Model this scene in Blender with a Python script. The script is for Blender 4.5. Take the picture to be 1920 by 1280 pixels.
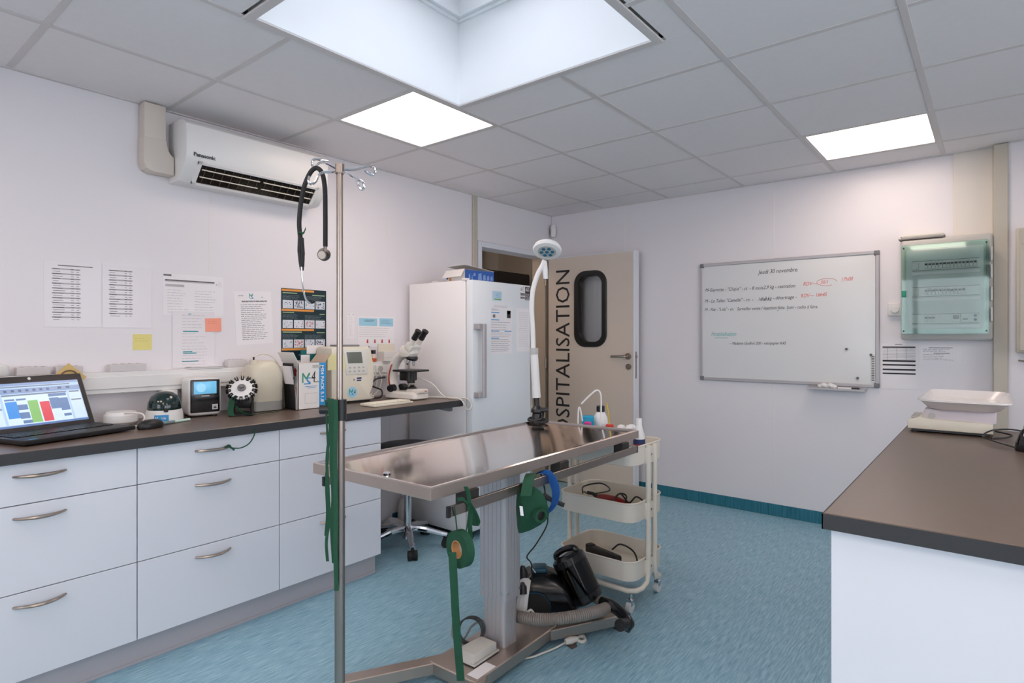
import bpy, bmesh, math, random
from mathutils import Vector, Matrix
random.seed(7)
for o in list(bpy.data.objects): bpy.data.objects.remove(o)
scene = bpy.context.scene
col = scene.collection
R = math.radians

# ------------------------------------------------------------------ camera
CAMZ = 1.29; FPX = 1114.36; YAW = R(38.997); HORIZON = 631.25
cam_d = bpy.data.cameras.new('camera'); cam = bpy.data.objects.new('camera', cam_d); col.objects.link(cam)
cam.location = (0, 0, CAMZ); cam.rotation_euler = (R(90), 0, YAW)
cam_d.sensor_width = 36; cam_d.lens = FPX / 1920 * 36
cam_d.shift_y = -(640 - HORIZON) / 1920; cam_d.clip_start = .02; cam_d.clip_end = 200
scene.camera = cam
# ------------------------------------------------------------------ world and view
w = bpy.data.worlds.new('overcast_sky'); scene.world = w; w.use_nodes = True
bg = w.node_tree.nodes['Background']; bg.inputs[0].default_value = (.875, .905, 1, 1); bg.inputs[1].default_value = 1.5
vs = scene.view_settings; vs.view_transform = 'Standard'; vs.look = 'None'; vs.gamma = 1; vs.use_curve_mapping = False
vs.exposure = 1.45
cy_ = scene.cycles          # path lengths only; keeps the render quick
cy_.max_bounces = 6; cy_.diffuse_bounces = 4; cy_.glossy_bounces = 3; cy_.transmission_bounces = 4; cy_.transparent_max_bounces = 8
cy_.caustics_reflective = False; cy_.caustics_refractive = False; cy_.use_adaptive_sampling = True; cy_.adaptive_threshold = .03; cy_.use_light_tree = False
LED = 3.0            # radiance of the ceiling panels
LED_COL = (1, .825, .715)

# ------------------------------------------------------------------ helpers
def lin(c):
    return tuple(((v/255)/12.92 if v/255 <= .04045 else ((v/255+.055)/1.055)**2.4) for v in c)
MATS = {}
def mat(name, rgb, rough=.5, metal=0, spec=.5, var=.04, vscale=8, bump=0, bscale=60, coat=0, emit=None, trans=0, sub=0):
    if name in MATS: return MATS[name]
    m = bpy.data.materials.new(name); m.use_nodes = True; MATS[name] = m
    nt = m.node_tree; p = nt.nodes['Principled BSDF']
    c = lin(rgb)
    tc = nt.nodes.new('ShaderNodeTexCoord'); nz = nt.nodes.new('ShaderNodeTexNoise'); nz.inputs['Scale'].default_value = vscale
    nz.inputs['Detail'].default_value = 1
    nt.links.new(tc.outputs['Object'], nz.inputs['Vector'])
    mx = nt.nodes.new('ShaderNodeMix'); mx.data_type = 'RGBA'
    mx.inputs[6].default_value = tuple(v*(1-var) for v in c)+(1,); mx.inputs[7].default_value = tuple(min(1, v*(1+var)) for v in c)+(1,)
    nt.links.new(nz.outputs['Fac'], mx.inputs[0]); nt.links.new(mx.outputs[2], p.inputs['Base Color'])
    p.inputs['Roughness'].default_value = rough; p.inputs['Metallic'].default_value = metal
    p.inputs['Specular IOR Level'].default_value = spec; p.inputs['Coat Weight'].default_value = coat
    p.inputs['Transmission Weight'].default_value = trans
    if bump:
        n2 = nt.nodes.new('ShaderNodeTexNoise'); n2.inputs['Scale'].default_value = bscale
        nt.links.new(tc.outputs['Object'], n2.inputs['Vector'])
        b = nt.nodes.new('ShaderNodeBump'); b.inputs['Strength'].default_value = bump; b.inputs['Distance'].default_value = .002
        nt.links.new(n2.outputs['Fac'], b.inputs['Height']); nt.links.new(b.outputs[0], p.inputs['Normal'])
    if emit:
        p.inputs['Emission Color'].default_value = tuple(lin(emit[0]))+(1,) if max(emit[0]) > 1 else tuple(emit[0])+(1,)
        p.inputs['Emission Strength'].default_value = emit[1]
    return m
def streak_mat(name, rgb1, rgb2, scale, rough, bump=.1, metal=0, spec=.5):
    m = bpy.data.materials.new(name); m.use_nodes = True; nt = m.node_tree; p = nt.nodes['Principled BSDF']
    tc = nt.nodes.new('ShaderNodeTexCoord'); mp = nt.nodes.new('ShaderNodeMapping'); mp.inputs['Scale'].default_value = scale
    nz = nt.nodes.new('ShaderNodeTexNoise'); nz.inputs['Scale'].default_value = 1; nz.inputs['Detail'].default_value = 5; nz.inputs['Roughness'].default_value = .65
    nt.links.new(tc.outputs['Object'], mp.inputs[0]); nt.links.new(mp.outputs[0], nz.inputs['Vector'])
    cr = nt.nodes.new('ShaderNodeValToRGB'); cr.color_ramp.elements[0].position = .32; cr.color_ramp.elements[1].position = .68
    cr.color_ramp.elements[0].color = lin(rgb1)+(1,); cr.color_ramp.elements[1].color = lin(rgb2)+(1,)
    nt.links.new(nz.outputs['Fac'], cr.inputs[0]); nt.links.new(cr.outputs[0], p.inputs['Base Color'])
    p.inputs['Roughness'].default_value = rough; p.inputs['Metallic'].default_value = metal; p.inputs['Specular IOR Level'].default_value = spec
    if bump:
        b = nt.nodes.new('ShaderNodeBump'); b.inputs['Strength'].default_value = bump; b.inputs['Distance'].default_value = .001
        nt.links.new(nz.outputs['Fac'], b.inputs['Height']); nt.links.new(b.outputs[0], p.inputs['Normal'])
    return m
def clear_mat(name, tint, gloss=.06, rough=.02):
    """thin clear plastic or glass pane: tinted transparency under a fresnel sheen"""
    m = bpy.data.materials.new(name); m.use_nodes = True; nt = m.node_tree
    nt.nodes.remove(nt.nodes['Principled BSDF']); out = nt.nodes['Material Output']
    t = nt.nodes.new('ShaderNodeBsdfTransparent'); t.inputs[0].default_value = tuple(tint)+(1,)
    g = nt.nodes.new('ShaderNodeBsdfGlossy'); g.inputs['Roughness'].default_value = rough
    f = nt.nodes.new('ShaderNodeFresnel'); f.inputs[0].default_value = 1.45
    mx = nt.nodes.new('ShaderNodeMixShader'); nt.links.new(f.outputs[0], mx.inputs[0])
    nt.links.new(t.outputs[0], mx.inputs[1]); nt.links.new(g.outputs[0], mx.inputs[2]); nt.links.new(mx.outputs[0], out.inputs[0])
    return m

class B:
    """collects shapes for one mesh object"""
    def __init__(s): s.v = []; s.f = []
    def add(s, vs_, fs, M=None):
        n = len(s.v); s.v += [(M @ Vector(q)) if M else Vector(q) for q in vs_]; s.f += [[i+n for i in f] for f in fs]; return s
    def box(s, x0, x1, y0, y1, z0, z1, bev=0, seg=2, M=None):
        if x0 > x1: x0, x1 = x1, x0
        if y0 > y1: y0, y1 = y1, y0
        if z0 > z1: z0, z1 = z1, z0
        if bev <= 0:
            return s.add([(x0,y0,z0),(x1,y0,z0),(x1,y1,z0),(x0,y1,z0),(x0,y0,z1),(x1,y0,z1),(x1,y1,z1),(x0,y1,z1)],
                  [(0,3,2,1),(4,5,6,7),(0,1,5,4),(1,2,6,5),(2,3,7,6),(3,0,4,7)], M)
        bm = bmesh.new(); bmesh.ops.create_cube(bm, size=1)
        for v in bm.verts: v.co = Vector(((x0+x1)/2+v.co.x*(x1-x0), (y0+y1)/2+v.co.y*(y1-y0), (z0+z1)/2+v.co.z*(z1-z0)))
        bev = min(bev, .49*min(x1-x0, y1-y0, z1-z0))
        bmesh.ops.bevel(bm, geom=bm.edges[:], offset=bev, segments=seg, profile=.5, affect='EDGES')
        return s.frombm(bm, M)
    def frombm(s, bm, M=None):
        bm.verts.ensure_lookup_table(); bm.verts.index_update()
        s.add([v.co.copy() for v in bm.verts], [[v.index for v in f.verts] for f in bm.faces], M); bm.free(); return s
    def loft(s, rings, cap=True, M=None, closed=False):
        k = len(rings[0]); vs_ = [q for r in rings for q in r]; fs = []
        n = len(rings)
        for i in range(n if closed else n-1):
            j = (i+1) % n
            for a in range(k):
                b = (a+1) % k; fs.append((i*k+a, i*k+b, j*k+b, j*k+a))
        if cap and not closed: fs += [tuple(range(k))[::-1], tuple((n-1)*k+a for a in range(k))]
        return s.add(vs_, fs, M)
    def tube(s, pts, r, seg=10, closed=False, M=None, flat=1):
        pts = [Vector(q) for q in pts]; n = len(pts); rings = []
        rr = r if isinstance(r, (list, tuple)) else [r]*n
        up = None
        for i in range(n):
            a = pts[(i-1) % n] if (closed or i > 0) else pts[i]; b = pts[(i+1) % n] if (closed or i < n-1) else pts[i]
            t = (b-a).normalized()
            if up is None:
                up = Vector((0,0,1)) if abs(t.z) < .9 else Vector((1,0,0))
            up = (up - t*up.dot(t)).normalized(); sd = t.cross(up)
            rings.append([pts[i] + (up*math.cos(2*math.pi*k/seg) + sd*math.sin(2*math.pi*k/seg)*flat)*rr[i] for k in range(seg)])
        return s.loft(rings, True, M, closed)
    def cyl(s, p0, p1, r0, r1=None, seg=20, M=None):
        return s.tube([p0, p1], [r0, r0 if r1 is None else r1], seg, M=M)
    def lathe(s, prof, seg=28, M=None):
        rings = [[(r*math.cos(2*math.pi*k/seg), r*math.sin(2*math.pi*k/seg), z) for k in range(seg)] for r, z in prof]
        return s.loft(rings, True, M)
    def prism(s, poly, z0, z1, M=None, bev=0):
        bm = bmesh.new(); a = [bm.verts.new((x, y, z0)) for x, y in poly]
        f = bm.faces.new(a); e = bmesh.ops.extrude_face_region(bm, geom=[f])
        for v in [g for g in e['geom'] if isinstance(g, bmesh.types.BMVert)]: v.co.z = z1
        bmesh.ops.recalc_face_normals(bm, faces=bm.faces[:])
        if bev: bmesh.ops.bevel(bm, geom=[ed for ed in bm.edges if abs(ed.verts[0].co.z-ed.verts[1].co.z) < 1e-6], offset=bev, segments=2, profile=.5, affect='EDGES')
        return s.frombm(bm, M)
    def rect(s, x0, x1, y0, y1, z=0, M=None):
        return s.add([(x0,y0,z),(x1,y0,z),(x1,y1,z),(x0,y1,z)], [(0,1,2,3)], M)
    def ribbon(s, pts, wvec, th=.0015, M=None):
        pts = [Vector(q) for q in pts]; n = len(pts); rings = []
        for i in range(n):
            t = (pts[min(n-1, i+1)] - pts[max(0, i-1)]).normalized()
            wv = Vector(wvec[i] if isinstance(wvec, list) else wvec); nn = t.cross(wv).normalized()*th/2
            rings.append([pts[i]-wv/2-nn, pts[i]+wv/2-nn, pts[i]+wv/2+nn, pts[i]-wv/2+nn])
        return s.loft(rings, True, M)
    def done(s, name, m, parent=None, world=False, smooth=True, ang=32):
        me = bpy.data.meshes.new(name); off = Vector((0,0,0))
        if world and parent:
            q = parent
            while q: off = off + Vector(q.location); q = q.parent
        me.from_pydata([tuple(v-off) for v in s.v], [], s.f); me.materials.append(m)
        bm = bmesh.new(); bm.from_mesh(me); bmesh.ops.recalc_face_normals(bm, faces=bm.faces[:]); bm.to_mesh(me); bm.free()
        if smooth:
            me.polygons.foreach_set('use_smooth', [True]*len(me.polygons)); me.set_sharp_from_angle(angle=R(ang))
        o = bpy.data.objects.new(name, me); col.objects.link(o); o.parent = parent
        return o
def tag(o, label, cat, group=None):
    o['label'] = label; o['category'] = cat
    if group: o['group'] = group
    return o
def T(name, label, cat, loc=(0,0,0), rz=0, group=None):
    o = bpy.data.objects.new(name, None); col.objects.link(o); o.location = loc; o.rotation_euler = (0,0,rz); o.empty_display_size = .05
    return tag(o, label, cat, group)
def solo(b, name, m, label, cat, base, group=None, rz=0):
    """a thing that is one mesh; b in coordinates local to its base point"""
    o = b.done(name, m); o.location = base; o.rotation_euler = (0,0,rz); return tag(o, label, cat, group)
def struct(o): o['kind'] = 'structure'; return o
def copy_tree(o, loc, label=None, parent=None):
    c = o.copy(); col.objects.link(c); c.parent = parent
    if loc is not None: c.location = loc
    if label: c['label'] = label
    for ch in o.children: copy_tree(ch, None, None, c)
    return c
def at(u, v, d):
    """the point seen at a pixel of the 1920x1280 frame, d metres in front of the camera"""
    a = (u-960)/FPX; s_, c_ = math.sin(YAW), math.cos(YAW)
    return Vector((d*(-s_+a*c_), d*(c_+a*s_), CAMZ + d*(HORIZON-v)/FPX))
def smooth_path(pts, n=8):
    """Catmull-Rom through the points"""
    P = [Vector(q) for q in pts]; P = [P[0]*2-P[1]] + P + [P[-1]*2-P[-2]]; out = []
    for i in range(1, len(P)-2):
        for k in range(n):
            t = k/n; a, b_, c_, d_ = P[i-1], P[i], P[i+1], P[i+2]
            out.append(.5*((2*b_) + (c_-a)*t + (2*a-5*b_+4*c_-d_)*t*t + (3*b_-a-3*c_+d_)*t**3))
    out.append(P[-2]); return out
def rrect(w_, h_, r, n=5, cx=0, cy=0):
    pts = []
    for sx, sy, a0 in ((1,1,0), (-1,1,90), (-1,-1,180), (1,-1,270)):
        for k in range(n+1):
            a = R(a0+90*k/n); pts.append((cx+sx*(w_/2-r)+r*math.cos(a), cy+sy*(h_/2-r)+r*math.sin(a)))
    return pts
def MX(ax, ay, az, o):      # matrix with the given axes as columns
    return Matrix(((ax[0],ay[0],az[0],o[0]), (ax[1],ay[1],az[1],o[1]), (ax[2],ay[2],az[2],o[2]), (0,0,0,1)))
def on_left(y, z, x=-3.19): return MX((0,1,0), (0,0,1), (1,0,0), (x, y, z))      # right = +Y, up = +Z, out = +X
def on_back(x, z, y=4.525): return MX((1,0,0), (0,0,1), (0,-1,0), (x, y, z))     # right = +X, out = -Y
def text(body, size, m, parent, M, name='lettering', shear=0, th=.0004, align='LEFT', sx=1, bold=0):
    cu = bpy.data.curves.new('t', 'FONT'); cu.body = body; cu.size = size; cu.shear = shear; cu.extrude = th; cu.align_x = align; cu.offset = bold
    cu.resolution_u = 2
    ob = bpy.data.objects.new('t', cu); col.objects.link(ob)
    me = bpy.data.meshes.new_from_object(ob); bpy.data.objects.remove(ob); bpy.data.curves.remove(cu)
    me.transform(M @ Matrix.Diagonal((sx,1,1,1))); me.name = name; me.materials.clear(); me.materials.append(m)
    o = bpy.data.objects.new(name, me); col.objects.link(o); o.parent = parent
    return o

# ------------------------------------------------------------------ materials
m_wall = mat('wall_panel_white', (234,229,232), .32, spec=.5, var=.012, vscale=1.5)
m_joint = mat('joint_strip', (235,229,229), .4, var=.01)
m_wall2 = mat('wall_cream', (228,221,212), .4, var=.02)
m_trimb = mat('trim_beige', (196,188,174), .45, var=.02)
m_tile = mat('ceiling_tile', (238,233,233), .9, var=.02, vscale=30, bump=.15, bscale=300)
m_grid = mat('ceiling_grid', (214,208,206), .5, var=.01)
m_white = mat('white_laminate', (226,227,234), .38, var=.01, vscale=2)
m_whitep = mat('white_plastic', (232,230,228), .4, var=.015)
m_plinth = mat('plinth_grey', (186,180,184), .4, var=.03)
m_top = mat('dark_worktop', (108,90,79), .34, var=.05, vscale=40, spec=.7)
m_topedge = mat('worktop_edge', (48,48,50), .5, var=.04)
m_steel = mat('brushed_steel', (158,146,138), .3, 1, var=.05, vscale=14, bump=.04, bscale=200)
m_mirror = mat('polished_steel', (236,222,214), .11, 1, var=.03, vscale=9, bump=.02, bscale=30)
m_chrome = mat('chrome', (215,215,218), .08, 1, var=.02)
m_nickel = mat('satin_nickel', (170,158,148), .3, 1, var=.03)
m_alu = mat('anodised_aluminium', (186,182,184), .45, .5, var=.02)
m_black = mat('black_plastic', (22,22,24), .4, var=.1)
m_blackg = mat('gloss_black', (10,10,12), .12, var=.05, spec=.6)
m_rubber = mat('black_rubber', (26,26,27), .7, var=.1)
m_grey = mat('grey_plastic', (120,120,122), .5)
m_lgrey = mat('light_grey_plastic', (186,184,180), .5)
m_beige = mat('beige_plastic', (226,219,202), .45, var=.02)
m_cart = mat('cream_powdercoat', (228,221,208), .4, var=.015)
m_paper = mat('paper_white', (240,236,238), .7, var=.01)
m_sleeve = mat('plastic_sleeve', (236,231,234), .25, var=.01)
m_ink = mat('print_grey', (120,116,118), .8, var=.1)
m_inkl = mat('print_light', (188,184,186), .8, var=.05)
m_inkd = mat('print_dark', (46,44,46), .8, var=.1)
m_blue = mat('print_blue', (58,150,205), .6)
m_sky = mat('print_pale_blue', (160,208,228), .7)
m_teal = mat('print_teal', (60,160,170), .7)
m_green = mat('green_webbing', (16,70,46), .8, var=.15, vscale=60, bump=.3, bscale=400)
m_red = mat('red_print', (190,60,52), .6)
m_orange = mat('print_orange', (226,150,70), .7)
m_door = mat('door_taupe', (218,203,189), .5, var=.015)
m_cable = mat('white_cable', (226,220,212), .5)
m_fridge = mat('fridge_enamel', (242,238,238), .3, var=.01, vscale=3)
m_dark = mat('dark_wood', (38,32,30), .5, var=.2)

# ------------------------------------------------------------------ room shell
XL, YB, ZC = -3.19, 4.525, 2.407
XR, YF = 2.6, -1.8
m_floor = streak_mat('vinyl_floor', (106,153,178), (168,205,217), (165, 12, 1), .42, .06)
m_skirt = streak_mat('vinyl_skirting', (22,92,112), (52,128,146), (120, 120, 5), .5, .1)
struct(B().box(XL-1.6, XR+.15, YF-.15, YB+.15, -.1, 0).done('floor', m_floor))
# left wall with the doorway, its panels as pieces
DY0, DY1, DZ = 3.545, 4.40, 2.01
wl = B(); wl.box(XL-.12, XL-.004, YF-.15, DY0-.02, 0, 2.75).box(XL-.12, XL-.004, DY1+.02, YB+.15, 0, 2.75).box(XL-.12, XL-.004, DY0-.02, DY1+.02, DZ+.02, 2.75)
wl = struct(wl.done('wall_left', m_wall2))
def panel(y0, y1, z0=0, z1=ZC):
    return B().box(XL-.004, XL, y0+.002, y1-.002, z0, z1).done('wall_panel', m_wall, wl)
for a, b in ((YF,-.975), (-.975,.225), (.225,1.425), (1.425,2.625), (2.625,3.44)): panel(a, b)
panel(3.49, YB, DZ+.05, ZC)
for y in (.225, 1.425, 2.625): B().box(XL-.003, XL+.0012, y-.006, y+.006, 0, ZC, .0006, 1).done('joint_strip', m_joint, wl)
B().box(XL-.003, XL+.016, 3.44, 3.49, 0, ZC, .003, 1).done('pilaster_strip', m_trimb, wl)
wb = struct(B().box(XL-.12, .068, YB+.004, YB+.15, 0, 2.75).done('wall_back', m_wall2))
for a, b in ((XL,-2.435), (-2.435,-1.235), (-1.235,-.0)): B().box(a+.002, b-.002, YB, YB+.004, 0, ZC).done('wall_panel', m_wall, wb)
for x in (-2.435, -1.235): B().box(x-.006, x+.006, YB-.0012, YB+.003, 0, ZC, .0006, 1).done('joint_strip', m_joint, wb)
B().box(-.19, .0, YB-.010, YB-.0005, 1.80, ZC, .002, 1).done('cover_board', m_wall2, wb)
struct(B().box(.0, .068, 4.448, YB+.004, 0, ZC, .004, 1).done('trim_1', m_trimb))
wr2 = struct(B().box(.068, XR+.15, 4.464, YB+.15, 0, 2.75).done('wall_back_return', m_wall))
RY0, RY1 = -.9, 3.3                                    # unseen window added in the right wall to bring daylight onto the drawers
wr_ = B().box(XR, XR+.15, YF-.15, RY0, 0, 2.75).box(XR, XR+.15, RY1, 4.464, 0, 2.75).box(XR, XR+.15, RY0, RY1, 0, .55).box(XR, XR+.15, RY0, RY1, 2.25, 2.75)
struct(wr_.done('wall_right', m_wall))
wf = B(); WX0, WX1, WZ0, WZ1 = -1.9, 1.0, .75, 2.2
wf.box(XL, WX0, YF-.15, YF, 0, 2.75).box(WX1, XR, YF-.15, YF, 0, 2.75).box(WX0, WX1, YF-.15, YF, 0, WZ0).box(WX0, WX1, YF-.15, YF, WZ1, 2.75)
struct(wf.done('wall_front', m_wall))
win = B()
for a, b, c_, d_ in ((WX0,WX0+.06,WZ0,WZ1), (WX1-.06,WX1,WZ0,WZ1), (WX0,WX1,WZ0,WZ0+.06), (WX0,WX1,WZ1-.06,WZ1), (-.93,-.87,WZ0,WZ1), (.47,.53,WZ0,WZ1)): win.box(a, b, YF-.10, YF-.04, c_, d_, .004, 1)
win = struct(win.done('window_2', m_whitep))
m_glass = m_glass_ = clear_mat('window_glass', (.97,.985,.985))
w3 = B()
for a, b, c_, d_ in ((RY0,RY0+.06,.55,2.25), (RY1-.06,RY1,.55,2.25), (RY0,RY1,.55,.61), (RY0,RY1,2.19,2.25), (.47,.53,.55,2.25), (1.87,1.93,.55,2.25)): w3.box(XR+.04, XR+.10, a, b, c_, d_, .004, 1)
w3 = struct(w3.done('added_window_3', m_whitep))
for a, b in ((RY0+.05,.5), (.5,1.9), (1.9,RY1-.05)): B().box(XR+.069, XR+.075, a, b, .6, 2.2).done('pane', m_glass_, w3)
for a, b in ((WX0+.05,-.9), (-.9,.5), (.5,WX1-.05)): B().box(a, b, YF-.075, YF-.069, WZ0+.05, WZ1-.05).done('pane', m_glass, win)
sk = B().box(-3.1, 0, YB-.005, YB, 0, .085, .001, 1)
struct(sk.done('baseboard_back', m_skirt))
struct(B().box(.068, XR, 4.459, 4.464, 0, .085).done('baseboard_back_return', m_skirt))
struct(B().box(XL, XL+.005, 2.64, 3.44, 0, .085).done('baseboard_left', m_skirt))
# the lobby beyond the doorway
lob = B(); lob.box(XL-.13, XL-.01, YB+.1, 5.62, 0, 2.75).box(XL-1.6, XL-1.48, 2.9, 5.6, 0, 2.75).box(XL-1.6, XL-.12, 2.8, 2.92, 0, 2.75).box(XL-1.6, XL-.12, 5.5, 5.62, 0, 2.75)
struct(lob.done('wall_lobby', m_wall2))
struct(B().box(XL-1.6, XL-.12, 2.8, 5.62, 2.3, 2.4).done('ceiling_lobby', mat('lobby_ceiling', (222,200,176), .8)))
cb = T('cupboard', 'dark brown cupboard standing in the lobby beyond the doorway', 'cupboard', (XL-1.15, 4.2, 0))
B().box(-.3, .3, -1.1, 1.1, 0, 1.985, .004, 1).done('body', m_dark, cb)
for k in range(4): B().box(.3, .318, -1.09+k*.545, -.555+k*.545, .08, 1.97, .003, 1).done('door', m_dark, cb)
ll = T('added_lobby_light', 'added round warm lamp brightening the lobby beyond the doorway', 'ceiling lamp', (XL-.55, 3.3, 2.3))  # lamp added only to brighten the lobby
B().lathe([(.0,-.05),(.10,-.045),(.14,-.02),(.145,0)]).done('diffuser', mat('added_lamp_glow', (255,225,190), .6, emit=((1,.78,.58), 9)), ll)
B().lathe([(.15,-.012),(.155,-.012),(.155,0),(.15,0)]).done('rim', m_whitep, ll)

# ceiling: slab, T-bar grid and lay-in tiles
HX0, HX1, HY0, HY1 = -2.005, -1.0, 1.054, 2.069      # skylight opening
FR = .034                                              # its frame
cs = B(); zt = 2.47
for a, b, c_, d_ in ((XL-.1,HX0-.02,YF-.1,YB+.1), (HX1+.02,XR+.1,YF-.1,YB+.1), (HX0-.02,HX1+.02,YF-.1,HY0-.02), (HX0-.02,HX1+.02,HY1+.02,YB+.1)): cs.box(a, b, c_, d_, zt, zt+.08)
ceil = struct(cs.done('ceiling', mat('slab_grey', (150,148,146), .9)))
gx = [XL]+[-.238-.6*k for k in range(4,-5,-1)]+[XR]; gx = [XL]+[x for x in gx if XL+.05 < x < XR-.05]+[XR]
gy = [YF]+[4.205-.6*k for k in range(9,-1,-1)]+[YB]
lamp_cells = {}
LAMPS = [(-2.638,1.805), (-.838,3.605), (.362,.605), (-2.038,-.595), (1.562,2.405), (.362,-1.195), (1.562,.605), (-.838,-.595), (1.562,-1.195), (-2.638,-1.195)]  # first two are in view; the others are added to lift the room light
def cut(r):
    """a cell minus the framed skylight opening: up to three rectangles"""
    x0, x1, y0, y1 = r; a, b, c_, d_ = HX0-FR, HX1+FR, HY0-FR, HY1+FR
    if x1 <= a+.01 or x0 >= b-.01 or y1 <= c_+.01 or y0 >= d_-.01: return [r]
    out = []
    if y0 < c_: out.append((x0, x1, y0, c_))
    if y1 > d_: out.append((x0, x1, d_, y1))
    yy0, yy1 = (c_-.016 if y0 < c_ else y0), (d_+.016 if y1 > d_ else y1)
    if x0 < a: out.append((x0, a, yy0, yy1))
    if x1 > b: out.append((b, x1, yy0, yy1))
    return [q for q in out if q[1]-q[0] > .02 and q[3]-q[2] > .02]
tile_cache = {}
def tile(x0, x1, y0, y1):
    k = (round(x1-x0, 3), round(y1-y0, 3))
    if k not in tile_cache:
        o = B().box(-k[0]/2+.008, k[0]/2-.008, -k[1]/2+.008, k[1]/2-.008, 0, .015, .0015, 1).done('ceiling_tile', m_tile, ceil); tile_cache[k] = o
    else:
        o = tile_cache[k].copy(); col.objects.link(o); o.parent = ceil
    o.location = ((x0+x1)/2, (y0+y1)/2, ZC+.003+random.uniform(0, .0006))
for i in range(len(gx)-1):
    for j in range(len(gy)-1):
        if any(abs(gx[i]-lx) < .03 and abs(gy[j]-ly) < .03 for lx, ly in LAMPS): continue
        for r in cut((gx[i], gx[i+1], gy[j], gy[j+1])): tile(*r)
def rail(x0, x1, y0, y1, z):
    B().box(x0, x1, y0, y1, z, z+.003, .0006, 1).done('grid_rail', m_grid, ceil)
for x in gx[1:-1]:
    if HX0-FR < x < HX1+FR: rail(x-.012, x+.012, YF, HY0-FR, ZC); rail(x-.012, x+.012, HY1+FR, YB, ZC)
    else: rail(x-.012, x+.012, YF, YB, ZC)
for y in gy[1:-1]:
    if HY0-FR < y < HY1+FR: rail(XL, HX0-FR, y-.012, y+.012, ZC+.0012); rail(HX1+FR, XR, y-.012, y+.012, ZC+.0012)
    else: rail(XL, XR, y-.012, y+.012, ZC+.0012)
ws = B()
for a, b, c_, d_ in ((XL,XL+.018,YF,YB), (XL,.0,YB-.018,YB), (.068,XR,4.446,4.464)): ws.box(a, b, c_, d_, ZC-.002, ZC+.012)
ws.done('wall_angle', m_grid, ceil)
# skylight: trim frame, lined shaft, lip, upper kerb, dome
m_shaft = mat('shaft_lining', (238,240,242), .45, var=.01)
def ring(b, x0, x1, y0, y1, t, z0, z1, bev=0):
    for a, q, c_, d_ in ((x0-t,x0,y0-t,y1+t), (x1,x1+t,y0-t,y1+t), (x0,x1,y0-t,y0), (x0,x1,y1,y1+t)): b.box(a, q, c_, d_, z0, z1, bev, 1)
    return b
skl = struct(ring(B(), HX0, HX1, HY0, HY1, .02, ZC, ZC+.40).done('window_1', m_shaft))
ring(B(), HX0, HX1, HY0, HY1, FR, ZC-.006, ZC+.002, .001).done('trim_frame', m_grid, skl)
ring(B(), HX0+.012, HX1-.012, HY0+.012, HY1-.012, .035, ZC+.392, ZC+.408, .001).done('lip', m_shaft, skl)
ring(B(), HX0+.03, HX1-.03, HY0+.03, HY1-.03, .02, ZC+.408, ZC+.72).done('kerb', m_shaft, skl)
dome = B(); rings = []
cx, cy = (HX0+HX1)/2, (HY0+HY1)/2
for k, (s_, z) in enumerate(((.50,.72), (.485,.78), (.43,.84), (.32,.88), (.16,.90))): rings.append([(x, y, ZC+z) for x, y in rrect(2*s_, 2*s_, .08*s_*2, 4, cx, cy)])
dome.loft(rings, True).done('dome', clear_mat('opal_acrylic', (.96,.965,.97)), skl)

# ------------------------------------------------------------------ ceiling lights
m_led = mat('led_diffuser', (250,248,245), .5, emit=(LED_COL, LED))
led_labels = ['square lit LED ceiling panel touching the skylight corner', 'square lit LED ceiling panel above the whiteboard wall',
              'added unseen LED panel over the island worktop', 'added unseen LED panel behind the camera on the drawer side', 'added unseen LED panel beside the right wall', 'added unseen LED panel near the rear window', 'added unseen LED panel halfway along the right wall', 'added unseen LED panel straight behind the camera', 'added unseen LED panel in the rear right corner', 'added unseen LED panel in the rear left corner']
for (lx, ly), lab in zip(LAMPS, led_labels):
    t = T('led_panel', lab, 'ceiling light', (lx+.3, ly+.3, ZC), group='LED panels in the ceiling grid')
    ring(B(), -.278, .278, -.278, .278, .012, .001, .012, .001).done('frame', m_grid, t)
    B().add([(-.278,-.278,.006),(-.278,.278,.006),(.278,.278,.006),(.278,-.278,.006)], [(0,1,2,3)]).done('diffuser', m_led, t)

# ------------------------------------------------------------------ doorway and door
fr = B(); fr.box(XL-.13, XL+.014, DY0-.045, DY0, 0, DZ+.045, .003, 1).box(XL-.13, XL+.014, DY0, DY1, DZ, DZ+.045, .003, 1)
fr = struct(fr.done('trim_2', m_white))
B().box(XL-.13, XL+.014, DY1, DY1+.05, 0, DZ+.045, .003, 1).done('hinge_jamb', mat('jamb_beige', (198,182,164), .5), fr)
for z in (.25, 1.05, 1.8): B().cyl((XL+.026, DY1-.005, z-.045), (XL+.026, DY1-.005, z+.045), .008).done('hinge', m_nickel, fr)
dr = bpy.data.objects.new('door_1', None); col.objects.link(dr); dr.location = (-3.125, 4.385, 0); struct(dr)
DW, DH, DT = .845, 1.995, .05
PX0, PX1, PZ0, PZ1 = .275, .605, 1.20, 1.86           # porthole
leaf = B()
for a, b, c_, d_ in ((0,PX0+.04,.008,DH), (PX1-.04,DW,.008,DH), (PX0+.04,PX1-.04,.008,PZ0+.04), (PX0+.04,PX1-.04,PZ1-.04,DH)): leaf.box(a, b, 0, DT, c_, d_)
leaf.done('leaf', m_door, dr)
ed = B(); ed.box(DW-.002, DW+.012, -.002, DT+.03, .008, DH+.002, .002, 1).box(0, DW, -.001, DT+.004, DH-.004, DH+.004, .001, 1)
ed.done('edge_band', m_white, dr)
cxp, czp = (PX0+PX1)/2, (PZ0+PZ1)/2
PM = MX((1,0,0), (0,0,1), (0,-1,0), (cxp, 0, czp))
fo, fi = rrect(.322, .655, .11, 7), rrect(.232, .565, .075, 7)
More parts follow.
